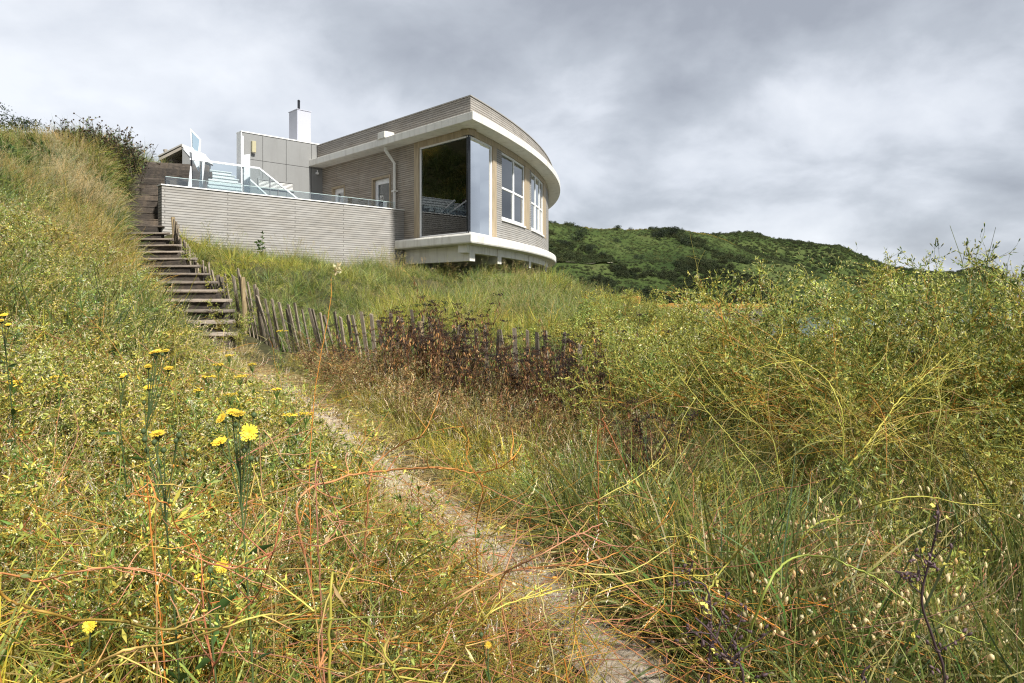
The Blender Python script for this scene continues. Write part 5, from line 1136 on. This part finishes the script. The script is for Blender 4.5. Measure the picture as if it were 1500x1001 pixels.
for i, (px, py) in enumerate(((1300, 470), (1340, 455), (1395, 480), (1450, 520), (1480, 600), (1200, 480), (1120, 520), (1060, 560), (1440, 600), (1250, 520))):
    bx = 1285 + 30 * math.sin(i * 2.1); vine([(bx, 640), ((bx * .6 + px * .4), 610 * .6 + py * .4), (px, py)], [4.5, 4.4, 4.3 + .1 * (i % 3)], .003, .0014, YEL * .9, pick(ORANGE * .8, YEL, STRAW), 'thin orange twig fanning out over the face of the thicket', group='orange twigs of the thicket', name='twig', twigs=9, twl=.18, root=(.0, .15))
# bare branched stem standing clear in front of the hill
vine([(1012, 520), (1018, 460), (1022, 425), (1030, 395), (1036, 372)], 6.3, .006, .002, OLIVE * 1.2, YEL * .8, 'solitary branched stalk with few pods standing in front of the far hill', name='branched_stalk', twigs=13, twl=.22, dvar=.0, root=(.0, .1))
# long grass-green arches at the lower right
ga = 'green arching stalks in the lower right grass'
vine([(1120, 850), (1165, 822), (1205, 815), (1240, 825), (1290, 852), (1340, 890), (1400, 925), (1460, 950)], 2.2, .0065, .003, LIME * .9, LIME, 'yellow-green stalk arching over the pale hare-tail heads', group=ga, name='arching_stalk', twigs=4, beads=False, root=(-.1, .2))
vine([(1180, 785), (1230, 755), (1300, 733), (1360, 732), (1420, 738), (1520, 740)], 2.9, .0075, .003, LIME * .8, YEL, 'long yellow-green stalk lying almost level across the right-hand grass', group=ga, name='arching_stalk', twigs=12, twl=.2, root=(-.1, .2))
vine([(1025, 920), (1047, 865), (1075, 820), (1112, 782)], 2.3, .006, .0045, LIME * .85, YEL * .9, 'pale green cut stalk slanting up beside the path end', group=ga, name='arching_stalk', twigs=0, beads=False, root=(-.05, .1))
vine([(540, 910), (560, 870), (600, 830), (650, 800), (690, 788), (720, 797), (733, 830)], 1.9, .0042, .002, LIME * .9, OLIVE, 'olive green stem arching over the edge of the sandy path', group=ga, name='arching_stalk', twigs=4, root=(-.05, .15))
# wild radish stems trailing across the foreground
RED = col(.42, .13, .045)
V = [([(-30, 870), (60, 850), (130, 835), (190, 832), (245, 845), (280, 872), (315, 900)], 1.30, .0026, ORANGE, PINK, 'reddish stem looping across the grass in the lower left corner'),
 ([(-30, 860), (22, 880), (60, 893), (110, 905), (170, 905), (250, 915), (330, 917), (430, 912), (520, 912), (600, 905)], 1.22, .0034, ORANGE, OLIVE * 1.2, 'long brown-orange stem lying level across the lower left grass'),
 ([(70, 1040), (130, 972), (190, 950), (250, 938), (330, 922), (380, 905), (430, 900), (505, 884)], 1.15, .003, PINK, YEL, 'pink stem rising to the right from the lower edge of the picture'),
 ([(-30, 935), (50, 958), (90, 975), (140, 990), (210, 1010)], 1.12, .0026, YEL, YEL * .8, 'yellow stem sloping down in the lower left corner'),
 ([(212, 715), (230, 735), (255, 742), (268, 775), (290, 800), (305, 850), (318, 900)], 1.5, .0022, ORANGE, RED, 'wavy orange stem hanging between the yellow flowers and the grass'),
 ([(235, 725), (270, 714), (310, 716), (360, 728), (400, 745), (450, 775)], 1.6, .0022, PINK, YEL, 'pink stem bowing over below the yellow flower heads'),
 ([(462, 690), (478, 715), (490, 745), (500, 785), (530, 830)], 1.6, .0026, PINK, PINK * .9, 'rosy pink stem descending beside the path edge'),
 ([(300, 850), (350, 828), (390, 812), (430, 797), (470, 800), (500, 770)], 1.45, .0024, RED, PINK, 'knotted red stem among the central grass'),
 ([(300, 1040), (325, 950), (345, 905), (372, 870), (402, 800), (408, 760)], 1.25, .0026, PINK, RED, 'pink stem climbing steeply from the lower edge'),
 ([(560, 955), (580, 935), (620, 905), (680, 865), (735, 835), (780, 812), (830, 790), (885, 766)], 1.75, .0042, YEL * .85, PINK, 'thick yellow stem turning pink as it slants over the sandy path'),
 ([(480, 870), (500, 890), (530, 915), (568, 965), (600, 1030)], 1.15, .0034, YEL, YEL * .8, 'yellow stem slanting down near the foot of the path'),
 ([(470, 972), (540, 976), (600, 977), (632, 968), (652, 940)], 1.15, .0028, PINK, ORANGE, 'coral pink stem lying level near the lower edge'),
 ([(735, 850), (790, 835), (850, 822), (905, 810), (960, 770), (985, 735)], 1.9, .003, PINK, ORANGE, 'pink branching stem reaching right from the path'),
 ([(790, 830), (850, 838), (920, 830), (990, 790), (1030, 770)], 2.0, .0028, PALE * .9, YEL, 'straw coloured stem at the right margin of the path'),
 ([(440, 735), (500, 705), (560, 690), (640, 685), (687, 693), (720, 690), (745, 672), (756, 650)], 2.3, .0046, PINK, ORANGE, 'thick salmon pink stem sweeping across in front of the brown plants'),
 ([(540, 700), (562, 668), (592, 650), (620, 632), (634, 600), (642, 583)], 2.5, .0042, PINK, ORANGE, 'orange-pink stem curling upwards in front of the palings'),
 ([(690, 800), (702, 760), (703, 720), (694, 680), (686, 640), (670, 600)], 2.3, .003, ORANGE, ORANGE * .9, 'upright orange stem in the middle of the foreground'),
 ([(380, 640), (420, 680), (470, 740), (520, 790), (560, 830)], 2.0, .0024, STRAW, PINK, 'straw pink stem slanting down from the yellow daisies to the path'),
 ([(835, 900), (870, 870), (930, 850), (1000, 840), (1060, 850)], 1.9, .0024, ORANGE, YEL, 'orange stem tangled in the grass at the end of the path'),
 ([(640, 1030), (670, 960), (720, 905), (800, 870), (880, 850)], 1.35, .0026, PINK * .9, YEL, 'thin pink stem rising from the lower edge over the path'),
 ([(880, 620), (905, 660), (925, 700), (960, 740)], 3.0, .0034, RED, RED * .8, 'dark red stem leaning beside the dead brown plant'),
 ([(830, 760), (880, 735), (930, 705), (985, 660), (1010, 640)], 2.5, .003, STRAW, YEL, 'straw yellow stem slanting up between path and thicket')]
for pix, d, r, c0, c1, lab in V:
    vine(pix, d, r * 1.45, r * .7, c0 * 1.1, c1 * 1.1, lab, group=None, twigs=14, root=(U(-.1, .1), U(.1, .25)), twl=.085)
# tall thin stalk with a pale head in the middle distance
o = vine([(452, 760), (458, 680), (468, 560), (478, 450), (488, 408)], 2.3, .0034, .0018, RED, ORANGE, 'tall thin red stalk topped by a pale seed head before the grass slope', name='seed_stalk', twigs=5, twl=.05, dvar=.0, root=(-.02, .1))
hd = PM(); c = P(491, 394, 2.3)
for k in range(34): hd.leaf(c + rng.normal(size=3) * .008, rng.normal(size=3) + [.5, 0, .4], U(.012, .026), U(.006, .012), pick(PALE, CREAM * .9))
h_ = hd.obj('seed_head', M['plant'], o, np.array(o.location)); del h_
vine([(262, 540), (262, 480), (280, 420), (300, 380)], 3.6, .0046, .002, LIME, YEL, 'tall yellow stalk with side shoots rising in front of the timber steps', name='seed_stalk', twigs=7, twl=.22, dvar=.0, root=(-.02, .1))
vine([(195, 560), (160, 500), (120, 450)], 4.0, .004, .002, YEL, ORANGE, 'long yellow stalk leaning left over the herbs of the lower slope', name='seed_stalk', twigs=5, twl=.15, dvar=.0, root=(.03, .1))
# purple pod plants at the lower right corner
PUR = col(.075, .045, .048)
def purple(pix, d, lab):
    ds = [d] * len(pix); pts = [P(a, b, d) for a, b in pix]; g = np.array([pts[0][0], pts[0][1] + .05, gz(pts[0][0], pts[0][1] + .05) - .03]); sp = spline([g] + pts, 40); m = PM(); m.tube(sp, .0055, .0025, PUR * 1.2, PUR, 6); pods = PM()
    for k in range(13):
        i = int(U(.35, .99) * 38); br = curve(sp[i], nrm(sp[i + 1] - sp[i]) * .5 + rng.normal(size=3) * .6, U(.05, .16), 4, 0, .15); m.tube(br, .0018, .001, PUR, PUR, 4)
        for q in range(4):
            e = br[int(rng.integers(1, 5))] + rng.normal(size=3) * .008; pods.bead(e, .0042, U(.014, .022), rng.normal(size=3) + [0, 0, .6], PUR * U(.9, 1.6), PUR, 6)
    fl = PM()
    for q in range(5):
        e = sp[-1 - int(rng.integers(0, 14))] + rng.normal(size=3) * .03
        for k3 in range(4): fl.leaf(e, rng.normal(size=3), .014, .01, LEMON)
    plant_thing('pod_plant', [('stem', m.mesh('stem', M['vine'], g)), ('sprays', pods.mesh('sprays', M['vine'], g)), ('blossom', fl.mesh('blossom', M['plant'], g))], g, lab, 'plant')
purple([(1384, 1010), (1368, 940), (1350, 880), (1362, 820), (1375, 760), (1372, 740)], 1.9, 'purple stemmed pod plant standing highest in the lower right corner')
purple([(1090, 1010), (1068, 965), (1040, 925), (1018, 905)], 1.7, 'purple stemmed pod plant with pale yellow flowers near the end of the path')
purple([(1270, 1030), (1262, 990), (1275, 975)], 1.7, 'short purple pod plant with pale flowers at the lower edge of the grass')
purple([(1040, 880), (1010, 850), (1015, 822)], 2.2, 'small purple pod plant between the path end and the green stalk')
# yellow flowered composites
def daisy(m, p, d, r, c=FLOW):
    d = nrm(d); u = nrm(np.cross(d, [.3, .1, .9])); w = np.cross(d, u)
    for ring, (k, rr, up) in enumerate(((18, 1.0, .12), (12, .68, .3), (8, .4, .5))):
        for i in range(k):
            a = 6.283 * i / k + ring * .2 + U(-.1, .1); e = math.cos(a) * u + math.sin(a) * w; L = r * rr * U(.85, 1.1); sd = np.cross(d, e) * r * .13; b = p + d * .001 * ring
            m._add([b, b + e * L * .6 + sd + d * L * up, b + e * L + sd * .7 + d * L * up * 1.2, b + e * L - sd * .7 + d * L * up * 1.2, b + e * L * .6 - sd + d * L * up], [(0, 1, 2, 3, 4)], [c * .75, c, c * 1.05, c * 1.05, c])
def composite(base_px, d, heads, buds, lab, r=.0145, root=None):
    """one plant: stem, leaves, heads at their places"""
    hp = [(P(a, b, d + U(-.04, .04)), dr) for a, b, dr in heads]; tp = np.mean([q[0] for q in hp], axis=0); tp[2] = min(q[0][2] for q in hp) - .05
    bx, by = P(base_px[0], base_px[1], d)[0], d + .06; g = np.array([bx, by, gz(bx, by) - .03]); node = np.array([P(base_px[0], base_px[1], d)[0], d, P(base_px[0], base_px[1], d)[2]])
    sp = spline([g, mixc(g, node, .5) + [.02, 0, 0], node, tp], 40); stm = PM(); SG = col(.065, .095, .032); stm.tube(sp, .0034, .0018, SG, SG * 1.1, 6); parts = []
    lf = PM()
    for k in range(9): i = int(U(.08, .9) * 38); lf.leaf(sp[i], dirv(U(0, 6.28), U(.0, .9)), U(.04, .1), U(.012, .025), DKG * U(1, 1.8))
    fls = []
    for p, dr in hp:
        i = 39 if np.linalg.norm(p - tp) < .06 else int(U(.9, .985) * 38); stm.tube(spline([sp[i], mixc(sp[i], p, .5) + [0, 0, -.01], p - nrm(np.array(dr)) * .012], 8), .002, .0016, SG, SG, 5)
        fm = PM(); stm.bead(p - nrm(np.array(dr)) * .006, r * .5, r * 1.0, np.array(dr, float), SG * .8, SG, 8); daisy(fm, p, np.array(dr, float), r * U(.75, 1.12), mixc(FLOW, col(.72, .33, .02), U(0, .25))); fls.append(fm)
    for a, b in buds:
        p = P(a, b, d + U(-.03, .03)); i = int(U(.86, .98) * 38); stm.tube([sp[i], mixc(sp[i], p, .6), p], .0016, .0013, SG, SG, 4); stm.bead(p, .0065, .017, np.array([U(-.3, .3), 0, 1]), SG * .9, SG * .7, 8)
    parts = [('stem', stm.mesh('stem', M['vine'], g)), ('leaves', lf.mesh('leaves', M['plant'], g))] + [('flower', f_.mesh('flower', M['plant'], g)) for f_ in fls]
    plant_thing('hawkweed', parts, g, lab, 'flower', 'yellow hawkweeds in the left foreground')
UPD = (.1, -.35, 1)
composite((352, 720), 1.55, [(365, 634, (.15, -1, .25)), (350, 607, UPD), (325, 613, (-.4, -.6, .6)), (322, 648, (-.2, -.4, 1)), (340, 604, UPD)], [(372, 608), (345, 622), (358, 660), (368, 672)], 'hawkweed with a cluster of open yellow heads beside the path', .0185)
composite((243, 760), 1.6, [(231, 636, (0, -.3, 1))], [(210, 632), (212, 644), (226, 648), (262, 638), (258, 646), (215, 660), (240, 660)], 'hawkweed with one yellow head over grey-green buds', .0185)
composite((214, 640), 2.5, [(218, 568, UPD), (217, 537, UPD), (247, 540, UPD), (224, 517, (-.2, -.3, 1)), (231, 515, UPD), (243, 514, UPD)], [(228, 524), (238, 520), (211, 590), (232, 580), (221, 557)], 'tall dark stemmed hawkweed with five small yellow heads', .0175)
composite((176, 620), 2.7, [(182, 549, UPD), (178, 552, UPD)], [(174, 550), (186, 552)], 'slim hawkweed with closing yellow heads farther left', .014)
composite((305, 870), 1.5, [(325, 830, (.1, -1, .4))], [(308, 836)], 'low hawkweed with a single bright head in the grass below the others', .0165)
composite((120, 960), 1.4, [(131, 917, (.1, -1, .6))], [], 'hawkweed head half hidden at the lower left among orange stems', .0135)
composite((10, 530), 3.0, [(6, 462, UPD), (2, 470, UPD), (12, 476, UPD)], [(2, 530), (6, 545)], 'hawkweed with flat yellow heads at the left edge of the slope', .017)
composite((715, 975), 1.8, [(715, 945, (.1, -1, .5))], [(705, 930)], 'small hawkweed head near the lower end of the path', .012)
# flat headed yellow ragwort
def ragwort(px, py, d, w, lab, nh=1, body=DKG):
    m = PM(); lf = PM(); fl = PM(); tpz = P(px, py, d); g = np.array([tpz[0], d, gz(tpz[0], d) - .03]); node = tpz - [0, 0, .06]; sp = spline([g, mixc(g, node, .5) + [U(-.03, .03), 0, 0], node], 24); m.tube(sp, .0035, .0022, DKG, GREEN, 5)
    for k in range(14): i = int(U(.3, .97) * 22); lf.leaf(sp[i], dirv(U(0, 6.28), U(.2, .9)), U(.03, .07), U(.008, .016), pick(DKG, GREEN) * U(.9, 1.5))
    for k in range(26):
        a = U(0, 6.28); q = tpz + np.array([math.cos(a) * w * math.sqrt(U(0, 1)), math.sin(a) * w * math.sqrt(U(0, 1)), U(-.006, .006)]); m.tube([node, mixc(node, q, .5) + [0, 0, -.004], q], .0011, .0009, GREEN, GREEN); fl.bead(q, .006, .007, np.array([0, 0, 1.]), FLOW * U(.8, 1.05), FLOW, 6)
        for k2 in range(5): fl.leaf(q, dirv(U(0, 6.28), .15), .008, .005, FLOW * U(.85, 1.1))
    plant_thing('ragwort', [('stem', m.mesh('stem', M['vine'], g)), ('leaves', lf.mesh('leaves', M['plant'], g)), ('flower', fl.mesh('flower', M['plant'], g))], g, lab, 'flower', 'flat headed yellow ragworts')
for px, py, d, w, lab in ((352, 551, 4.2, .045, 'ragwort with the largest flat yellow head in front of the path'), (338, 578, 3.9, .05, 'ragwort with a broad yellow head below the largest one'), (413, 485, 5.8, .05, 'ragwort flowering in front of the lowest palings'), (305, 552, 4.4, .045, 'ragwort with a flat head left of the path start'),
    (290, 572, 4.0, .035, 'ragwort with a thin head among the straw stalks'), (320, 534, 4.6, .035, 'ragwort flowering at the edge of the sand'), (85, 552, 3.6, .05, 'ragwort with a broad yellow head on the lower left slope'), (20, 560, 3.4, .04, 'ragwort at the far left of the slope'), (336, 521, 5.2, .03, 'small ragwort at the top of the sandy path'),
    (370, 534, 4.9, .035, 'ragwort standing on the sandy path edge'), (405, 570, 4.2, .03, 'small ragwort right of the sandy path'), (425, 608, 3.6, .04, 'ragwort with a loose head leaning over the path'), (448, 606, 3.6, .035, 'ragwort with a small head right beside the loose one'), (300, 845, 2.2, .03, 'low ragwort in the grass under the daisies')):
    ragwort(px, py, d, w, lab)
# dead brown plants in front of the palings
def dead(H_, green=False):
    s_ = PM(); l_ = PM(); RB = col(.34, .175, .065)
    for q in range(7):
        c = pick(DKB, BROWN, BROWN * .8); main = curve((U(-.22, .22), U(-.22, .22), -.05), dirv(U(0, 6.28), U(.95, 1.5)), H_ * U(.7, 1.1), 8, .1, .06); s_.tube(main, .0055, .0025, c, c, 4)
        for b in range(9):
            k = int(rng.integers(2, 8)); br = curve(main[k], nrm(main[k + 1] - main[k]) * .6 + dirv(U(0, 6.28), U(.2, .9)) * .8, U(.1, .32) * H_, 4, -.3, .1); s_.tube(br, .0026, .0014, c, c)
            if k > 4:
                ub = pick(DKB, DKB * 1.3, BROWN * .7) if not green or U(0, 1) < .35 else pick(OLIVE, LIME * .7)
                for e in range(15): q2 = br[-1] + np.array([rng.normal() * .035, rng.normal() * .035, rng.normal() * .008]); s_.tube([br[-1] - [0, 0, .02], q2], .001, .001, ub, ub); l_.bead(q2, .006, .012, np.array([0, 0, 1.]) + rng.normal(size=3) * .3, ub, ub * 1.3, 4)
            for e in range(8):
                i = int(rng.integers(0, 4)); l_.leaf(br[i], np.array([rng.normal() * .4, rng.normal() * .4, -1]), U(.035, .09), U(.010, .022), pick(RB, BROWN, RB * 1.4, TAN * .8, OLIVE, DKB * 1.5) * U(.6, 1.4), .6)
    return s_, l_
dv = []
for i in range(4): a, b = dead(1.3, i == 3); dv.append((a.mesh('stems', M['vine']), b.mesh('dry_leaves', M['plant'])))
for i, (px, d, yt, v) in enumerate(((575, 9.0, 492, 0), (612, 8.7, 470, 1), (648, 8.8, 436, 3), (676, 8.4, 468, 2), (715, 8.3, 492, 0), (752, 8.1, 500, 1), (795, 8.0, 490, 2), (838, 7.8, 492, 3), (870, 7.6, 508, 0), (905, 7.2, 525, 1), (640, 8.1, 520, 2), (700, 7.9, 520, 1), (590, 8.5, 510, 2), (770, 7.7, 525, 0), (930, 4.6, 585, 1), (560, 8.6, 520, 3), (625, 8.3, 480, 0), (660, 8.2, 505, 2), (735, 7.4, 545, 2), (815, 7.2, 540, 1), (655, 7.0, 590, 1), (690, 6.6, 610, 0), (765, 7.0, 565, 1), (740, 6.3, 620, 2), (480, 8.9, 500, 1), (520, 8.6, 505, 2), (585, 7.8, 500, 1), (630, 7.5, 490, 2), (720, 7.2, 515, 1), (835, 6.9, 525, 0), (880, 6.6, 540, 1))):
    yt += U(-30, 22) if v != 3 else 0; g = put(px, d); ma, mf = dv[v]; h = hgt(mf)
    lab = {3: ('half green plant with yellowish flat heads rising highest behind the dead brown ones' if px > 600 else 'half green plant at the left end of the dead brown ones'), }.get(v, 'dead brown plant with blackened flat heads in front of the palings') if d > 5 else 'single dead brown plant standing apart between the palings and the thicket'
    if v == 3 and px > 700: lab = 'half green plant with dark flat heads at the right end of the palings'
    plant_thing('dead_plant', [('stems', ma), ('dry_leaves', mf)], g, lab, 'dead plant', 'dead brown plants along the paling fence' if v != 3 and d > 5 else 'half green plants among the dead ones' if v == 3 and px > 700 else None, ((HZ - yt + 16) / F * d - g[2]) / h, U(0, 6.28))
# plants at the foot of the terrace wall
def leafy(px, py, d, H_, lab):
    s_ = PM(); l_ = PM(); g = put(px, d)
    for q in range(3):
        main = curve((U(-.04, .04), 0, -.05), dirv(U(0, 6.28), 1.4), H_ * (1 if q == 0 else .7), 6, 0, .05); s_.tube(main, .006, .003, GREEN * .6, GREEN, 4)
        for k in range(26): i = int(rng.integers(2, 7)); l_.leaf(main[i], dirv(U(0, 6.28), U(-.1, .9)), U(.08, .16), U(.03, .055), GREEN * U(.5, 1.1))
    plant_thing('leafy_plant', [('stem', s_.mesh('stem', M['vine'])), ('foliage', l_.mesh('foliage', M['plant']))], g, lab, 'plant', None, ((HZ - py) / F * d - g[2]) / H_)
leafy(386, 338, 17.4, .9, 'bright green broad leaved plant against the pale terrace wall')
w_ = weed(1.1, 15, (LIME, OLIVE, DKG), (OLIVE, OLIVE * .8), (LEMON, FLOW), .03, .01, 9, 5); g = put(306, 16.3); o = w_.obj('wall_weed', M['plant']); o.location = g; o.scale = (((HZ - 326) / F * 16.3 - g[2]) / 1.1,) * 3; tag(o, 'straggly yellow flowered weed against the left part of the terrace wall', 'plant')
# dark thistly shrubs on the skyline at the left
def thistle(H_):
    s_ = PM(); h_ = PM(); c = col(.05, .04, .022)
    for q in range(9):
        main = curve((U(-.2, .2), U(-.2, .2), -.05), dirv(U(0, 6.28), U(1.0, 1.5)), H_ * U(.6, 1.0), 7, 0, .08); s_.tube(main, .007, .003, c, c, 4)
        for b in range(8):
            k = int(rng.integers(1, 7)); br = curve(main[k], dirv(U(0, 6.28), U(.3, 1.2)), U(.1, .3) * H_, 4, -.2, .12); s_.tube(br, .004, .002, c, c)
            h_.bead(br[-1], .016, .036, np.array([0, 0, 1.]) + rng.normal(size=3) * .4, col(.06, .04, .022), col(.10, .06, .04), 5)
            for e in range(3): h_.leaf(br[int(rng.integers(0, 5))], rng.normal(size=3), U(.04, .1), U(.014, .03), pick(OLIVE * .9, DKG * 1.3, TAN * .5) * U(.7, 1.3))
    return s_, h_
tv = []
for i in range(3): a, b = thistle(1.0); tv.append((a.mesh('stems', M['vine']), b.mesh('sprays', M['plant'])))
for i, (px, d, yt, lab) in enumerate(((97, 15.5, 186, 'dark seeded shrub at the left end of the skyline row above the hillside grass'), (109, 15.8, 184, 'dark shrub second in the skyline row above the hillside grass'), (126, 16.0, 192, 'low dark shrub in the middle of the hillside skyline row'), (144, 16.2, 184, 'dark shrub left of the tallest on the hillside skyline'), (160, 16.4, 182, 'tallest dark seeded shrub on the hillside skyline'), (172, 16.6, 192, 'dark shrub just right of the tallest on the skyline'), (188, 17.0, 200, 'dark branching shrub above the top of the steps'), (199, 17.3, 206, 'dark branching shrub at the very end of the grassy bank'))):
    g = put(px, d); ma, mf = tv[i % 3]; h = max(.45, min(1.0, (HZ - yt) / F * d - g[2])); plant_thing('thistle_shrub', [('stems', ma), ('sprays', mf)], (g[0], g[1], (HZ - yt) / F * d - h), lab, 'shrub', 'dark thistly shrubs on the left skyline', h / hgt(mf), U(0, 6.28))
# trees on the far hill and one behind the left bank
def tree(H_, r, cols, n=1500, leaf=.34):
    t_ = PM(); c = col(.05, .04, .03); main = curve((0, 0, -.3), (U(-.15, .15), U(-.15, .15), 1), H_ * .6, 6, 0, .08); t_.tube(main, .03 * H_, .012 * H_, c, c, 6)
    cr = PM(); lob = []
    for k in range(11):
        e = curve(main[int(rng.integers(2, 6))], dirv(U(0, 6.28), U(.0, 1.1)), U(.4, .95) * r, 4, -.1, .1); t_.tube(e, .012 * H_, .004 * H_, c, c, 4); lob.append((e[-1] + [0, 0, U(0, .25) * H_], U(.3, .52) * r))
    for i in range(n):
        c0, rr = lob[int(rng.integers(11))]; d = nrm(rng.normal(size=3)); p = c0 + d * rr * U(.4, 1.05) * np.array([1.1, 1.1, .7]); cr.leaf(p, d + rng.normal(size=3) * .7, leaf * U(.5, 1.5), leaf * U(.4, .8), pick(*cols) * U(.6, 1.4))
    return t_, cr
DT = (col(.018, .03, .012), col(.026, .04, .014), col(.035, .048, .02)); LT = (col(.05, .075, .022), col(.06, .085, .03))
trv = []
for i in range(4): a, b = tree(5.0, 3.6, DT if i < 3 else LT, 1700); trv.append((a.mesh('trunk', M['vine']), b.mesh('crown', M['plant'])))
TL = [(845, .62, 1.25, 0, 'broad dark tree, the biggest on the near part of the far hill'), (826, .55, .8, 1, 'dark tree beside the curved eave on the far hill'), (866, .5, .8, 2, 'dark tree leaning right of the biggest on the far hill'), (886, .45, .6, 0, 'small dark tree at the lower end of the far wood'), (857, .42, .55, 3, 'pale round bush at the foot of the biggest far tree'), (892, .39, .5, 3, 'pale round bush beside the far track'), (935, .42, .6, 1, 'dark round bush above the shaded slope of the far hill'), (905, .8, .7, 2, 'dark tree at the notch in the far skyline'), (905, .62, .6, 0, 'dark bush below the notch of the far skyline'),
      (965, .66, 1.1, 1, 'left tree of the large dark clump in mid hillside'), (985, .7, 1.1, 2, 'middle tree of the large dark clump in mid hillside'), (1008, .6, 1.0, 0, 'right tree of the large dark clump in mid hillside'), (955, .85, .6, 1, 'dark scrub tree near the far skyline above the clump'), (1030, .5, .6, 3, 'pale bush right of the large dark clump'), (836, .99, .45, 1, 'flat topped tree alone on the far skyline'), (812, .97, .5, 2, 'dark scrub tree on the far skyline next to the eave'), (815, .42, .6, 3, 'olive bush just right of the white floor slab on the far hill'), (925, .97, .45, 0, 'low dark tree on the middle of the far skyline'), (990, .98, .45, 2, 'low dark tree on the right of the far skyline'), (872, .97, .4, 1, 'low dark tree on the skyline left of the notch'), (1000, .43, .5, 3, 'pale bush on the terrace of the far hill')]
for px, v, s_, k, lab in TL:
    x, y, z = hill_pt(np.array([float(px)]), np.array([v]), 'A'); ma, mf = trv[k]; plant_thing('hill_tree', [('trunk', ma), ('crown', mf)], (x[0], y[0], z[0] - 1.0), lab, 'tree', 'trees and bushes on the far hillside', s_ * .8, U(0, 6.28))
a, b = tree(1.6, .95, DT, 2200, .07); g = put(2, 24.0); g[2] = (HZ - 203) / F * 24; plant_thing('conifer', [('trunk', a.mesh('trunk', M['vine'])), ('crown', b.mesh('crown', M['plant']))], g - [0, 0, .3], 'dark windswept tree behind the grassy bank at the upper left', 'tree', None, 1.0)
